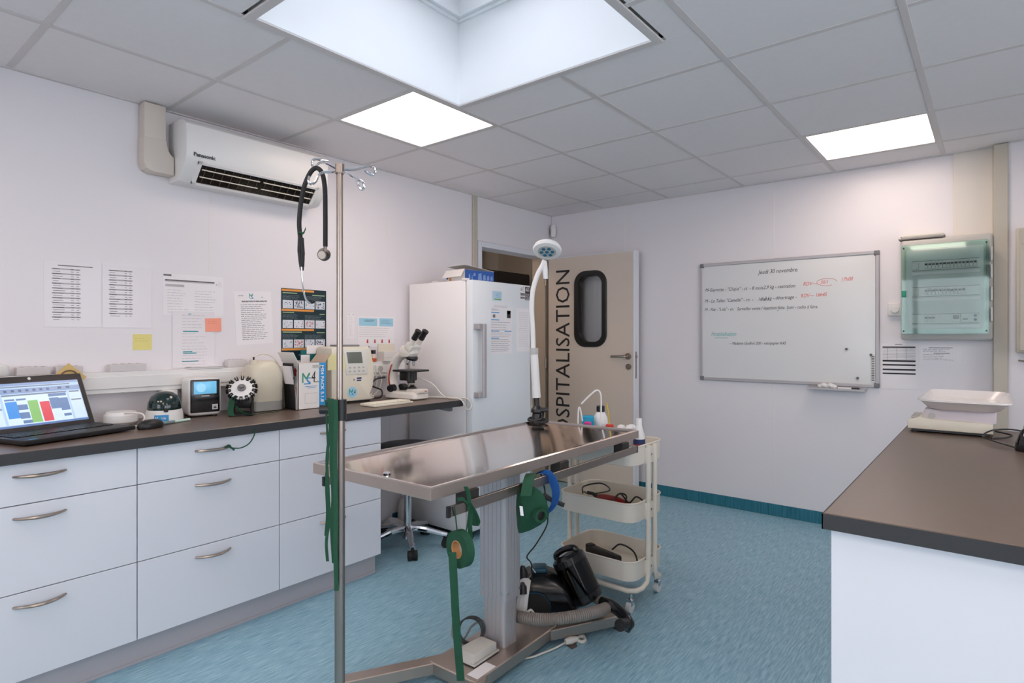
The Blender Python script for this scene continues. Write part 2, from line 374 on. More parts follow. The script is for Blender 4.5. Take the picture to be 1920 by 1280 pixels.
pf = B(); pf.loft([[(x,y,-.06) for x,y in fo], [(x,y,.010) for x,y in fo], [(x*.975,y*.985,.016) for x,y in fo], [(x*1.02,y*1.01,.016) for x,y in fi], [(x,y,.010) for x,y in fi], [(x,y,-.06) for x,y in fi]], False, PM, closed=True)
pf.done('porthole_frame', m_black, dr)
B().loft([[(x,y,-.012) for x,y in fi], [(x,y,-.018) for x,y in fi]], True, PM).done('porthole_glass', m_glass, dr)
text('HOSPITALISATION', .21, m_inkd, dr, MX((0,0,1), (-1,0,0), (0,-1,0), (.226, -.0012, 0)) @ Matrix.Translation((1.895, 0, 0)), 'lettering', align='RIGHT', sx=.925, th=.0006)
hd = B(); hd.cyl((.80,-.0,1.13), (.80,-.012,1.13), .026).cyl((.80,-.01,1.13), (.80,-.05,1.13), .010).tube([(.80,-.05,1.13), (.79,-.055,1.13), (.67,-.055,1.128)], .0105)
hd.done('lever_handle', m_nickel, dr)
B().cyl((.805,0,1.045), (.805,-.010,1.045), .024).cyl((.805,-.01,1.045), (.805,-.013,1.045), .008).done('key_rose', m_nickel, dr)
B().box(DW+.012, DW+.0135, .014, .038, .95, 1.17).box(DW+.012, DW+.026, .02, .032, 1.12, 1.14, .002, 1).done('lock_plate', m_nickel, dr)
sen = T('alarm_sensor', 'small white alarm sensor in the corner above the door', 'sensor', (-3.15, 4.49, 2.26))
sm = Matrix.Rotation(R(-45), 4, 'Z')
B().loft([[(x, y, z) for x, y in rrect(w_, d_, .008, 3)] for w_, d_, z in ((.040,.03,-.055), (.052,.042,-.045), (.056,.046,.03), (.048,.04,.055))], True, sm).done('housing', m_whitep, sen)
B().box(-.016, .016, .0235, .026, -.03, .005, .002, 1, sm @ Matrix.Rotation(R(180), 4, 'Z')).done('lens', m_lgrey, sen)

# ------------------------------------------------------------------ left drawer units and worktop
def bow(y0, y1, x, z, out=.034, r=.0055):
    n = 14; pts = []
    for k in range(n+1):
        t = k/n; pts.append((x + out*math.sin(math.pi*t)**.8 if 0 < k < n else x-.002, y0+(y1-y0)*t, z))
    return B().tube(pts, [r*(.75+.5*math.sin(math.pi*k/n)) for k in range(n+1)], 8, flat=1.3)
XF = -2.58
cab_labels = ['white three-drawer unit nearest the camera below the laptop', 'white three-drawer unit with green string tied to its top handle', 'white three-drawer unit beside the kneehole and stool']
for i, (y0, y1) in enumerate(((.285,.877), (.877,1.468), (1.468,2.058))):
    t = T('drawer_unit', cab_labels[i], 'drawer unit', (-2.88, (y0+y1)/2, 0), group='drawer units under the long worktop')
    B().box(-3.17, XF-.020, y0+.001, y1-.001, .113, .858).done('body', m_white, t, True)
    B().box(-3.12, -2.632, y0, y1, 0, .113).box(-2.632, -2.629, y0, y1, 0, .012).done('plinth', m_plinth, t, True)
    for z0, z1, zh in ((.7175,.858,.814), (.4175,.714,.671), (.115,.414,.371)):
        d = B().box(XF-.019, XF, y0+.0018, y1-.0018, z0, z1, .001, 1).done('drawer', m_white, t, True)
        ym = (y0+y1)/2-.006
        bow(ym-.073, ym+.073, XF, zh).done('handle', m_nickel, d, True)
ctop = T('worktop', 'long dark laminate worktop over the drawer units', 'worktop', (-2.88, 1.3, .86))
B().box(-3.185, -2.557, -.4, 2.672, .8605, .9, .002, 1).done('slab', m_top, ctop, True)
B().box(-2.557, -2.555, -.4, 2.672, .8605, .8985).box(-3.185, -2.556, 2.672, 2.674, .8605, .8985).done('edge_band', m_topedge, ctop, True)
solo(B().prism([(0,0), (.10,0), (.10,-.012), (.03,-.03), (0,-.03)], 0, .02, MX((0,-1,0), (0,0,1), (1,0,0), (-2.63, 2.636, .8595))), 'bracket', m_grey, 'grey angle bracket below the worktop end by the fridge', 'bracket', (0,0,0))
# trunking on the left wall
tr = T('cable_trunking', 'long white cable trunking on the wall above the worktop', 'trunking', (-3.15, .9, 1.03))
B().box(XL, -3.135, -.5, 2.70, 1.03, 1.128, .003, 1).done('body', m_whitep, tr, True)
B().box(-3.136, -3.129, -.5, 2.70, 1.052, 1.108, .002, 1).done('lid', m_whitep, tr, True)
for y in (2.36, 2.45): 
    s_ = B().box(-3.129, -3.124, y, y+.075, 1.055, 1.105, .002, 1).done('socket', m_whitep, tr, True)
    B().cyl((-3.1235, y+.0375, 1.08), (-3.126, y+.0375, 1.08), .02).done('socket_hole', m_lgrey, s_, True)
pl = T('wall_post', 'slim grey vertical conduit on the wall inside the kneehole', 'conduit', (-3.17, 2.36, 0))
B().box(XL, -3.165, 2.335, 2.375, .0, .858, .003, 1).done('cover', m_lgrey, pl, True)

# ------------------------------------------------------------------ air conditioner and its pipe cover
ac = T('air_conditioner', 'white wall-mounted split air conditioner above the notes', 'air conditioner', (-3.19, 1.61, 2.05))
prof = [(0,0), (.10,0), (.118,.004), (.196,.086), (.207,.12), (.21,.22), (.20,.262), (.17,.288), (.13,.295), (0,.295)]
AM = MX((1,0,0), (0,0,1), (0,1,0), (0, -.387, 0))
B().prism(prof, 0, .774, AM, .004).done('casing', m_whitep, ac)
sl = B(); 
def acpt(s_, off): # point along the sloped outlet face
    a, b = Vector((.118,0,.004)), Vector((.196,0,.086)); n = Vector((.72,0,-.69)); return a+(b-a)*s_ + n*off
q = [acpt(.0,.0015), acpt(1,.0015), acpt(1,.006), acpt(0,.006)]
sl.loft([[(p.x, y, p.z) for p in q] for y in (-.315, .315)], True).done('air_outlet', m_blackg, ac)
fo_ = B()
for s0, s1 in ((-.06,.04), (.96,1.06)):
    q = [acpt(s0,0), acpt(s1,0), acpt(s1,.012), acpt(s0,.012)]; fo_.loft([[(p.x, y, p.z) for p in q] for y in (-.33, .33)], True)
for y0, y1 in ((-.33,-.313), (.313,.33)):
    q = [acpt(-.06,0), acpt(1.06,0), acpt(1.06,.012), acpt(-.06,.012)]; fo_.loft([[(p.x, y, p.z) for p in q] for y in (y0, y1)], True)
fo_.done('outlet_frame', m_whitep, ac)
for s_ in (.38, .74):
    for y0, y1 in ((-.305,-.01), (.01,.305)):
        B().tube([acpt(s_,.012)+Vector((0,y0,0)), acpt(s_,.012)+Vector((0,y1,0))], .003, 6).done('louvre_bar', m_beige, ac)
m_vane = mat('vane_dark', (70,64,58), .5)
for k in range(14):
    y = -.29+k*.0446
    B().loft([[(p.x, yy, p.z) for p in (acpt(.1,.0065), acpt(.9,.0065), acpt(.9,.010), acpt(.1,.010))] for yy in (y, y+.003)], True).done('vane', m_vane, ac)
text('Panasonic', .026, m_inkd, ac, MX((0,1,0), (0,0,1), (1,0,0), (.2085, -.355, .110)), 'brand_lettering', bold=.0006)
pd = T('pipe_cover', 'beige plastic pipe cover running from the ceiling to the air conditioner', 'pipe cover', (-3.19, 1.15, 2.08))
B().box(XL, -3.115, 1.088, 1.185, 2.235, 2.405, .008, 2).done('vertical_duct', mat('duct_beige', (214,203,192), .45), pd, True)
el = rrect(.145, .16, .03, 4, .0745, .08)
e2 = [(0,.16), (0,.04), (.012,.012), (.04,0), (.135,0), (.135,.085), (.118,.10), (.105,.125), (.10,.16)]
B().prism(e2, 0, .08, MX((0,1,0), (0,0,1), (1,0,0), (XL, 1.085, 2.078)), .006).done('elbow', MATS['duct_beige'], pd, True)

# ------------------------------------------------------------------ papers and notes on the walls
def paper(M, w_, h_, label, m=m_paper, rot=0, name='paper_sheet', th=.0008, cat='paper'):
    """a sheet whose top-left corner is the frame origin; returns the thing and its local print frame"""
    M = M @ Matrix.Rotation(R(rot), 4, 'Z'); base = M.translation.copy()
    L = Matrix.Translation(-base) @ M
    o = B().box(0, w_, -h_, 0, .0006, .0006+th, 0, 1, L).done(name, m); o.location = base; tag(o, label, cat)
    return o, L @ Matrix.Translation((0, 0, .0009+th))
BIG = ('orange_band', 'blue_header', 'dark_bar', 'highlight', 'grey_header')
def prints(o, L, rects, m, name='printing'):
    if name in BIG:
        for x0, x1, y0, y1 in rects: B().rect(x0, x1, -y1, -y0, 0, L).done(name, m, o, smooth=False)
        return
    b = B()
    for x0, x1, y0, y1 in rects: b.rect(x0, x1, -y1, -y0, 0, L)
    q = b.done(name, m, o, smooth=False)
    if len(rects) > 1: q['kind'] = 'stuff'
    return q
def lines(x0, x1, y0, y1, n, h=.0022, ragged=.35, words=True):
    r = []
    for k in range(n):
        y = y0+(y1-y0)*k/max(1, n-1); x = x0; e = x1-(x1-x0)*ragged*random.random()
        while x < e:
            w_ = random.uniform(.008, .03) if words else e-x; r.append((x, min(e, x+w_), y, y+h)); x += w_+.004
    return r
def table(x, w_, y0, y1, n):
    return [(x, x+w_, y0+(y1-y0)*k/n, y0+(y1-y0)*(k+.55)/n) for k in range(0, n, 2)], \
           [q for k in range(n) for q in ((x+.004, x+.004+random.uniform(.02,.045), y0+(y1-y0)*(k+.2)/n, y0+(y1-y0)*(k+.38)/n), (x+w_*.66, x+w_*.76, y0+(y1-y0)*(k+.2)/n, y0+(y1-y0)*(k+.38)/n), (x+w_*.85, x+w_*.95, y0+(y1-y0)*(k+.2)/n, y0+(y1-y0)*(k+.38)/n))]
o, L = paper(on_left(.722,1.626), .213, .293, 'sheet in a clear sleeve with a value table, left of the pair', m_sleeve, .4)
bars, tx = table(.028, .105, .035, .268, 22); prints(o, L, bars, m_inkl); prints(o, L, tx+[(.05,.18,.020,.024)], m_ink)
o, L = paper(on_left(.939,1.624), .207, .292, 'sheet in a clear sleeve with a value table, right of the pair', m_sleeve, .4)
bars, tx = table(.026, .098, .022, .245, 20); prints(o, L, bars, m_inkl); prints(o, L, tx, m_ink)
o, L = paper(on_left(1.196,1.605), .297, .206, 'landscape form with grey header taped above the highlighted notes', m_paper, .3)
prints(o, L, [(.01,.25,.028,.040), (.012,.10,.052,.064), (.258,.266,.04,.046)], m_inkl, 'grey_header'); prints(o, L, lines(.02,.12,.08,.19,9,.0018)+lines(.15,.27,.08,.19,9,.0018)+lines(.012,.25,.030,.034,1,.004,0)+lines(.27,.29,.03,.05,3,.0015), m_inkl, 'text_lines')
prints(o, L, [(.003,.04,.003,.012)], m_ink, 'corner_mark')
o, L = paper(on_left(1.24,1.42,XL+.0012), .207, .285, 'handwritten notes with blue highlighted lines below the landscape form', m_sleeve, 0)
prints(o, L, lines(.045,.17,.02,.27,17,.0018,.5), m_inkl); prints(o, L, [(.075,.09,.012,.016), (.05,.125,.10,.1055), (.05,.095,.203,.208), (.05,.115,.211,.216), (.045,.125,.252,.257)], m_teal, 'highlight')
o, L = paper(on_left(1.065,1.303), .082, .076, 'pale yellow sticky note below the paired tables', mat('sticky_yellow', (236,224,142), .7), 0, 'sticky_note', cat='sticky note')
prints(o, L, lines(.008,.07,.02,.032,2,.0016), mat('pencil', (200,188,120), .8))
o, L = paper(on_left(1.398,1.386,XL+.0035), .082, .07, 'salmon orange sticky note on the handwritten notes', mat('sticky_orange', (252,164,140), .7), 2.0, 'sticky_note', cat='sticky note')
prints(o, L, lines(.012,.066,.016,.026,2,.0016), mat('pencil2', (220,130,110), .8))
o, L = paper(on_left(1.548,1.535), .213, .292, 'tilted instruction sheet with a blue logo left of the microscopy poster', m_paper, 3.2)
prints(o, L, lines(.035,.19,.072,.262,19,.0026,.3), m_ink); prints(o, L, lines(.025,.06,.02,.024,2,.0016)+[(.155,.165,.03,.033)], m_ink, 'small_print')
def ms_logo(o, L, s_):
    g_ = B(); g_.prism([(-.5,-.35),(-.5,.5),(-.38,.5),(-.12,.1),(.14,.5),(.26,.5),(.26,.36),(-.06,-.08),(-.16,-.08),(-.38,.24),(-.38,-.35)], 0, .0003, L @ Matrix.Scale(s_, 4)); g_.done('logo_mark', mat('logo_green', (70,150,120), .6), o)
    b_ = B(); b_.prism([(.32,.1),(.32,.0),(.05,.0),(.05,-.12),(.32,-.35),(.32,-.5),(-.35,-.5),(-.35,-.4),(.12,-.4),(-.06,-.2),(-.06,.1)], 0, .0004, L @ Matrix.Scale(s_, 4)); b_.done('logo_mark', m_blue, o)
ms_logo(o, L @ Matrix.Translation((.10,-.026,0)), .028)
text('REALISATION D\'UNE ANALYSE', .0105, m_inkd, o, L @ Matrix.Translation((.042,-.058,0)), 'heading', bold=.0003)
# microscopy poster
o, L = paper(on_left(1.825,1.572), .296, .42, 'dark teal microscopy poster with rows of cell pictures behind the pole', mat('poster_dark', (20,46,54), .35, var=.1), 0, 'poster', .002, cat='poster')
prints(o, L, [(.003,.212,.004,.016), (.003,.212,.120,.132), (.003,.212,.235,.247), (.003,.212,.349,.361)], m_orange, 'orange_band')
m_pic = mat('picture_white', (214,218,226), .6, var=.08, vscale=90); sp = [B(), B()]
for r_, y in enumerate((.068,.183,.298)):
    for c_ in range(4):
        x = .008+c_*.0715; B().rect(x, x+.064, -y-.048, -y, 0, L).done('cell_picture', m_pic, o, smooth=False)
        for k in range(40 if (r_, c_) in ((0,1),(0,3),(1,2),(2,1),(2,3)) else 9):
            a, b, s_ = x+random.uniform(.004,.055), y+random.uniform(.004,.040), random.uniform(.0025,.006)
            sp[1 if r_ > 0 and c_ in (1,2,3) and not (r_ == 2 and c_ != 1) else 0].rect(a, a+s_, -b-s_, -b, .0003, L)
sp[0].done('dark_cells', mat('cell_dark', (70,74,98), .7), o, smooth=False)['kind'] = 'stuff'; sp[1].done('stained_cells', mat('cell_red', (200,92,84), .7), o, smooth=False)['kind'] = 'stuff'
prints(o, L, lines(.008,.12,.040,.060,4,.002,.3)+lines(.15,.28,.040,.060,4,.002,.3)+lines(.008,.12,.150,.172,4,.002,.3)+lines(.15,.28,.155,.176,4,.002,.3)+lines(.008,.12,.268,.288,4,.002,.3)+lines(.15,.28,.27,.29,4,.002,.3)+[(.11,.23,.385,.392)], mat('poster_text', (120,134,140), .7), 'captions')
prints(o, L, [(.008,.10,.024,.029), (.20,.285,.030,.035), (.008,.08,.137,.142), (.25,.285,.142,.147), (.008,.13,.252,.257), (.23,.285,.254,.259)], mat('poster_head', (170,196,150), .7), 'headings')
o, L = paper(on_left(2.275,1.442), .055, .16, 'narrow white list strip left of the blue-headed chart', m_paper)
prints(o, L, lines(.012,.045,.02,.145,12,.0015,.4), m_inkl); prints(o, L, [(.010,.015,.006,.011), (.042,.047,.006,.011)], m_inkd, 'pins')
o, L = paper(on_left(2.357,1.424), .30, .20, 'sampling chart with pale blue header beside the fridge', m_paper, -.3)
prints(o, L, [(.008,.155,.012,.062), (.172,.29,.008,.062)], m_sky, 'blue_header'); prints(o, L, lines(.05,.14,.022,.030,2,.003,.2)+lines(.19,.27,.020,.040,3,.002,.2), m_blue, 'header_text')
prints(o, L, lines(.01,.28,.075,.13,5,.0016,.3), m_inkl)
tb = B()
for k, x in enumerate((.07,.13,.19,.25)): tb.rect(x, x+.012, -.175, -.155, 0, L); tb.rect(x+.003, x+.009, -.155, -.148, 0, L)
tb.done('tube_icons', m_red, o, smooth=False)['kind'] = 'stuff'

# back-wall papers
o, L = paper(on_back(-.572,1.247), .203, .293, 'duty table sheet with dark bars below the electrical box', m_paper, .3)
prints(o, L, [(.012,.19,.020,.028), (.012,.19,.107,.118), (.012,.19,.133,.143), (.012,.19,.163,.173), (.012,.19,.189,.198)], m_inkd, 'dark_bar'); prints(o, L, [(.012,.19,.034+.0095*k,.0358+.0095*k) for k in range(8)]+[(.038,.0395,.028,.107), (.09,.0915,.028,.107), (.14,.1415,.028,.107), (.08,.12,.004,.008)], m_ink, 'table_lines')
o, L = paper(on_back(-.358,1.236), .215, .10, 'small notice in a clear sleeve below the electrical box', m_sleeve)
prints(o, L, [(.045,.165,.012,.016), (.07,.15,.046,.050)], m_ink, 'headings'); prints(o, L, lines(.015,.16,.022,.036,3,.0018)+lines(.015,.17,.056,.088,4,.0018), m_ink)

# ------------------------------------------------------------------ whiteboard
wbd = T('whiteboard', 'large framed whiteboard with black and red handwriting on the back wall', 'whiteboard', (-1.173, YB, .957))
Wm, Hm = 1.194, .896
B().box(-Wm/2+.01, Wm/2-.01, -.012, -.002, .01, Hm-.01).done('surface', mat('whiteboard_enamel', (226,226,226), .16, var=.012, vscale=3), wbd)
for x0, x1, z0, z1 in ((-Wm/2+.02,Wm/2-.02,0,.022), (-Wm/2+.02,Wm/2-.02,Hm-.022,Hm), (-Wm/2,-Wm/2+.022,.02,Hm-.02), (Wm/2-.022,Wm/2,.02,Hm-.02)): B().box(x0, x1, -.018, 0, z0, z1, .003, 1).done('frame_bar', m_alu, wbd)
for x in (-Wm/2, Wm/2-.03):
    for z in (0, Hm-.03): B().box(x-.001, x+.031, -.020, 0, z-.001, z+.031, .004, 2).done('corner_cap', m_grey, wbd)
WM = lambda x, z: MX((1,0,0), (0,0,1), (0,-1,0), (-Wm/2+x, -.0125, Hm-z))
m_mk, m_mr, m_mg = mat('marker_black', (52,50,60), .6), mat('marker_red', (226,96,80), .6), mat('marker_green', (90,180,176), .6)
def hand(s_, x, z, size, m, rot=0, sx=1): text(s_, size, m, wbd, WM(x, z) @ Matrix.Rotation(R(rot), 4, 'Z'), 'handwriting', .28, .0002, sx=sx)
hand('Jeudi 30 novembre.', .435, .105, .042, m_mk, .5, .82)
hand('M-Gaynette - "Chipie" - ct  - 8 mois.', .038, .215, .036, m_mk, -.3, .82); hand('2,9 kg - castration', .47, .215, .036, m_mk, .3, .82)
hand('RDV\u2014', .735, .205, .036, m_mr, 0, .82); hand('30/1', .845, .200, .034, m_mr, 0, .8); hand('17h00', .97, .190, .036, m_mr, 3, .8)
ell = B(); ell.tube([(.885+.062*math.cos(a)-Wm/2, -.0127, Hm-.188+.025*math.sin(a)) for a in [R(20*k) for k in range(16)]], .0011, 5); ell.done('handwriting', m_mr, wbd)
hand('M - Le Tallec "Camelle" - cn  -    16 ans', .035, .300, .036, m_mk, 0, .82); hand('6,3 kg - d\u00e9tartrage -', .455, .297, .036, m_mk, 1, .82); hand('RDV\u2014 16h45', .72, .288, .036, m_mr, 1.5, .8)
hand('M - Piat - "Lola" - cn.   Surveiller vente / injection faite. Suivi - radio \u00e0 faire.', .035, .365, .033, m_mk, 0, .80)
hand('Hospitalisation', .085, .555, .044, m_mg, 0, .72); prn = B().rect(.11, .215, -.572, -.569, 0, WM(0, 0)); prn.done('underline', m_mg, wbd)
hand('\u2013 Madame Godfroi 200 - vetopapier K45', .225, .622, .030, m_mk, .6, .80)
B().rect(.565, .575, -.378, -.372, 0, WM(0,0)).rect(.632, .638, -.378, -.370, 0, WM(0,0)).done('green_mark', m_mg, wbd)
trn = B().box(.175, .525, -.075, -.004, -.026, -.021, .002, 1).box(.175, .525, -.078, -.073, -.026, -.012, .001, 1).box(.175, .525, -.012, -.004, -.026, .0, .001, 1)
trn.done('pen_tray', m_alu, wbd)
strip = T('magnetic_strip', 'narrow ticked magnetic strip at the right edge of the whiteboard', 'magnetic strip', (-.612, YB-.0135, 1.0))
B().box(-.011, .011, -.002, 0, -.005, .175, .001, 1).done('backing', m_whitep, strip)
tk = B()
for k in range(15): tk.box(-.008, .008, -.0032, -.002, .002+k*.0112, .0065+k*.0112)
tk.done('ticks', m_inkd, strip)['kind'] = 'stuff'
for k, (u, z, lab) in enumerate(((-.765,1.208,'small grey magnet on the whiteboard, farthest left of the three'), (-.623,1.172,'small grey magnet on the whiteboard, next to the frame'), (-.70,1.016,'small grey magnet on the whiteboard, lowest of the three'))):
    t = T('magnet', lab, 'magnet', (u, YB-.0128, z), group='magnets on the whiteboard')
    B().cyl((0,0,0), (0,-.006,0), .0085).cyl((0,-.006,0), (0,-.009,0), .006).done('disc', m_grey, t); B().cyl((0,-.009,0), (0,-.0094,0), .003).done('dimple', m_black, t)
ty = YB-.045
cl = B(); 
for k in range(5): cl.lathe([(.0,0),(.02,.004),(.024,.016),(.018,.028),(.0,.034)], 9, Matrix.Translation((-.045+k*.02, random.uniform(-.006,.006), .002+.008*(k % 2))))
solo(cl, 'cleaning_cloth', m_whitep, 'crumpled white wiping cloth on the whiteboard pen tray', 'cloth', (-.87, ty, .935))
pn = T('marker_pen', 'white marker pen with black cap on the whiteboard tray', 'marker pen', (-.76, ty, .945))
B().cyl((-.05,0,0), (.03,0,0), .008, seg=12).done('barrel', m_whitep, pn); B().cyl((.03,0,0), (.075,0,0), .0088, seg=12).done('cap', m_black, pn)

# ------------------------------------------------------------------ electrical box
eb = T('electrical_box', 'grey breaker box with green transparent door on the back wall', 'electrical box', (-.2265, 4.515, 1.27))
m_ebg = mat('breaker_housing', (196,192,186), .45); EW, EH, ED = .452, .625, .085
B().box(-EW/2, EW/2, -ED, 0, 0, EH, .018, 3).done('housing', m_ebg, eb)
B().box(-EW/2+.02, EW/2-.03, -ED-.004, -ED, .045, EH-.04, .002, 1).done('back_plate', mat('breaker_plate', (206,212,208), .5), eb)
m_brk = mat('breaker_body', (224,226,222), .5)
def row(z, items, w0, w1):
    r_ = B().box(w0, w1, -ED-.010, -ED-.004, z-.028, z+.028, .002, 1).done('din_row', m_brk, eb)
    B().box(w0, w1, -ED-.0105, -ED-.010, z+.027, z+.030).box(w0, w1, -ED-.0105, -ED-.010, z-.030, z-.027).done('row_slot', m_grey, r_)
    for x in items:
        b_ = B().box(x, x+.0165, -ED-.022, -ED-.010, z-.020, z+.020, .0015, 1).done('breaker', m_brk, eb)
        B().box(x+.002, x+.0145, -ED-.030, -ED-.022, z+.001, z+.011, .0015, 1).done('toggle', m_black, b_)
    B().box(w0-.002, w1+.002, -ED-.007, -ED-.004, z-.055, z-.038, .001, 1).done('label_strip', m_paper, eb)
row(.455, [-.10+k*.0182 for k in range(14)], -.165, .165)
row(.295, [-.10+k*.0182 for k in range(11)], -.165, .165)
row(.130, [-.10+k*.0182 for k in range(3)], -.165, .165)
for z in (.455, .295): B().box(-.16, -.13, -ED-.022, -ED-.010, z-.02, z+.02, .002, 1).done('main_switch', m_brk, eb)
tm = B().box(.035, .075, -ED-.024, -ED-.010, .11, .155, .002, 1).done('timer', m_brk, eb); B().box(.040, .070, -ED-.025, -ED-.024, .125, .150).done('screen', m_grey, tm)
cn = B().box(.078, .160, -ED-.020, -ED-.010, .105, .158, .002, 1).done('controller', m_brk, eb)
B().cyl((.145,-ED-.02,.145), (.145,-ED-.026,.145), .008).cyl((.145,-ED-.02,.122), (.145,-ED-.026,.122), .008).box(.085,.110,-ED-.021,-ED-.020,.122,.128).done('buttons', mat('button_blue', (50,90,110), .5), cn)
m_tint = clear_mat('green_door_plastic', (.925,.985,.965), rough=.03)
m_tint2 = clear_mat('green_door_rim', (.86,.955,.92), rough=.05)
DM = MX((1,0,0), (0,0,1), (0,-1,0), (-.004, -ED-.042, .31))
d_ = B().loft([[(x,y,0) for x,y in rrect(.425,.545,.012,3)], [(x,y,.004) for x,y in rrect(.42,.54,.012,3)]], True, DM).done('door', m_tint, eb)
ro, ri = rrect(.428,.548,.014,3), rrect(.375,.49,.01,3)
B().loft([[(x,y,-.006) for x,y in ro], [(x,y,.006) for x,y in ro], [(x,y,.006) for x,y in ri], [(x,y,-.006) for x,y in ri]], False, DM, closed=True).done('door_rim', m_tint2, d_)
for x in (-.2, .2):
    for z in (-.255, .255): B().cyl((x-.004,-ED-.048,.31+z), (x-.004,-ED-.051,.31+z), .005, seg=10).done('screw', m_black, d_)
B().box(-.215, -.192, -ED-.060, -ED-.046, .265, .305, .004, 2).done('latch', mat('latch_green', (36,140,110), .35), d_)
for z in (.15, .27, .40, .50): B().box(.214, .224, -ED-.03, -ED+.01, z-.04, z+.04, .002, 1).done('hinge', m_whitep, eb)
bk = T('document_stack', 'thin stack of papers lying on top of the electrical box', 'papers', (-.345, 4.475, 1.8955))
for k, (x0, x1, z0, z1, m_) in enumerate(((-.118,.112,0,.008,mat('underside_shade', (150,142,138), .7)), (-.10,.118,.0082,.017,m_lgrey), (-.108,.11,.0172,.025,m_beige))): B().box(x0, x1, -.05, .033, z0, z1, .001, 1).done('booklet', m_, bk)  # bottom booklet coloured darker for the shadow under the stack
ths = T('thermostat', 'small white room thermostat left of the electrical box', 'thermostat', (-.488, YB, 1.465))
B().box(-.04, .033, -.028, 0, -.041, .041, .005, 2).done('case', m_whitep, ths); B().cyl((0,-.028,0), (0,-.038,0), .024, .021).done('dial', m_whitep, ths)
wc = T('wall_box', 'beige metal wall box cut by the right edge of the view', 'wall box', (.30, 4.464, 1.2))
B().box(-.2, .2, -.09, 0, 0, .70, .006, 2).done('body', m_trimb, wc); B().box(-.185, .19, -.096, -.09, .012, .688, .003, 1).done('cover', m_trimb, wc)
B().cyl((-.17,-.096,.62), (-.17,-.1,.62), .008, seg=10).done('screw', m_nickel, wc)
hk = solo(B().tube([(-.03,0,.0), (-.03,-.03,0), (.0,-.035,-.004), (.02,-.035,-.02), (.02,-.03,-.05)], .005, 8), 'wall_hook', m_nickel, 'bent metal hook on the wall below the beige box', 'hook', (.145, 4.464, 1.155))

# ------------------------------------------------------------------ fridge
fg = T('fridge', 'tall white fridge standing between worktop and doorway', 'fridge', (-2.85, 3.055, 0))
FX, FY0, FY1, FH = -2.55, 2.752, 3.36, 1.652
B().box(-3.145, FX-.062, FY0, FY1, .03, FH, .006, 2).done('body', m_fridge, fg, True)
dd = B().box(FX-.055, FX, FY0+.001, FY1-.001, .06, FH, .008, 2).done('door', mat('fridge_door', (230,234,238), .28, var=.01, vscale=3), fg, True)
B().box(FX-.063, FX-.054, FY0+.008, FY1-.008, .065, FH-.01).done('door_seal', m_lgrey, dd, True)
for y in (FY0+.03, FY1-.07): B().box(-3.1, FX-.05, y, y+.04, 0, .03).done('foot', m_black, fg, True)
B().box(FX-.09, FX-.05, FY0-.004, FY0+.03, FH-.004, FH+.012, .003, 1).done('top_hinge', m_whitep, fg, True)
hb = B().box(FX+.040, FX+.058, FY0+.045, FY0+.075, .905, 1.372, .004, 1).done('handle', m_alu, dd, True)
for z in (.905, 1.337): B().box(FX-.001, FX+.045, FY0+.012, FY0+.075, z, z+.035, .003, 1).done('handle_bracket', m_alu, dd, True)
def on_fridge(y, z): return on_left(y, z, FX)
o, L = paper(on_fridge(2.945,1.592), .095, .062, 'small blue and green leaflet stuck high on the fridge door', mat('leaflet', (190,216,232), .6), 0, 'leaflet', cat='leaflet')
prints(o, L, [(.018,.085,.050,.058)], mat('leaf_green', (120,170,80), .6)); prints(o, L, lines(.03,.085,.014,.04,4,.002,.1), m_blue, 'text_lines')
o, L = paper(on_fridge(2.928,1.487), .222, .31, 'printed instructions with blue headings taped on the fridge door', m_paper, -.2)
prints(o, L, [(.004,.085,.034,.040), (.004,.085,.082,.088), (.004,.085,.156,.162), (.14,.215,.156,.162), (.004,.085,.203,.209)], m_blue, 'headings')
prints(o, L, lines(.006,.20,.10,.15,4,.002,.3)+lines(.006,.21,.17,.195,3,.002,.2)+lines(.006,.21,.215,.29,7,.002,.2)+lines(.01,.10,.014,.020,2,.002)+[(.02,.045,.05,.07)], m_ink, 'text_lines')
prints(o, L, [(.165,.205,.02,.07)], m_inkd, 'device_picture'); prints(o, L, [(.17,.20,.024,.044)], m_lgrey, 'device_screen')
B().rect(.03, .17, -.004, .012, .0006, L).done('tape', m_sleeve, o)
o, L = paper(on_fridge(3.19,1.487), .155, .30, 'white list sheet at the right side of the fridge door', m_paper, 0)
prints(o, L, lines(.03,.145,.03,.26,16,.0016,.2), m_inkl)
o, L = paper(on_fridge(3.237,1.640), .056, .092, 'white guarantee label left of the pair at the fridge top', m_paper, 0, 'label', cat='label')
text('6', .035, m_ink, o, L @ Matrix.Translation((.005,-.03,0)), 'number'); prints(o, L, lines(.022,.05,.006,.03,4,.003,.2)+[(.003,.053,.044,.064), (.003,.053,.07,.085)], m_ink, 'text_lines')
o, L = paper(on_fridge(3.295,1.640), .056, .092, 'black guarantee label right of the pair at the fridge top', m_inkd, 0, 'label', cat='label')
text('6', .035, m_paper, o, L @ Matrix.Translation((.005,-.03,0)), 'number'); prints(o, L, lines(.022,.05,.006,.03,4,.003,.2)+lines(.005,.05,.048,.085,5,.003,.2), m_paper, 'text_lines')
bx = T('carton', 'opened blue and white carton on top of the fridge', 'carton', (-2.735, 2.93, FH), R(-8))
m_ctn = mat('carton_white', (232,228,224), .6); m_ctb = mat('carton_blue', (34,84,160), .5)
cbx = B(); cbx.box(-.10, .10, -.125, -.122, 0, .075).box(-.10, .10, .122, .125, 0, .075).box(-.10, -.097, -.125, .125, 0, .075).box(.097, .10, -.125, .125, 0, .075).box(-.10, .10, -.125, .125, 0, .003)
cbx.done('box_walls', m_ctn, bx)
B().box(.1003, .1012, -.124, .124, .001, .074).done('blue_print', m_ctb, bx)
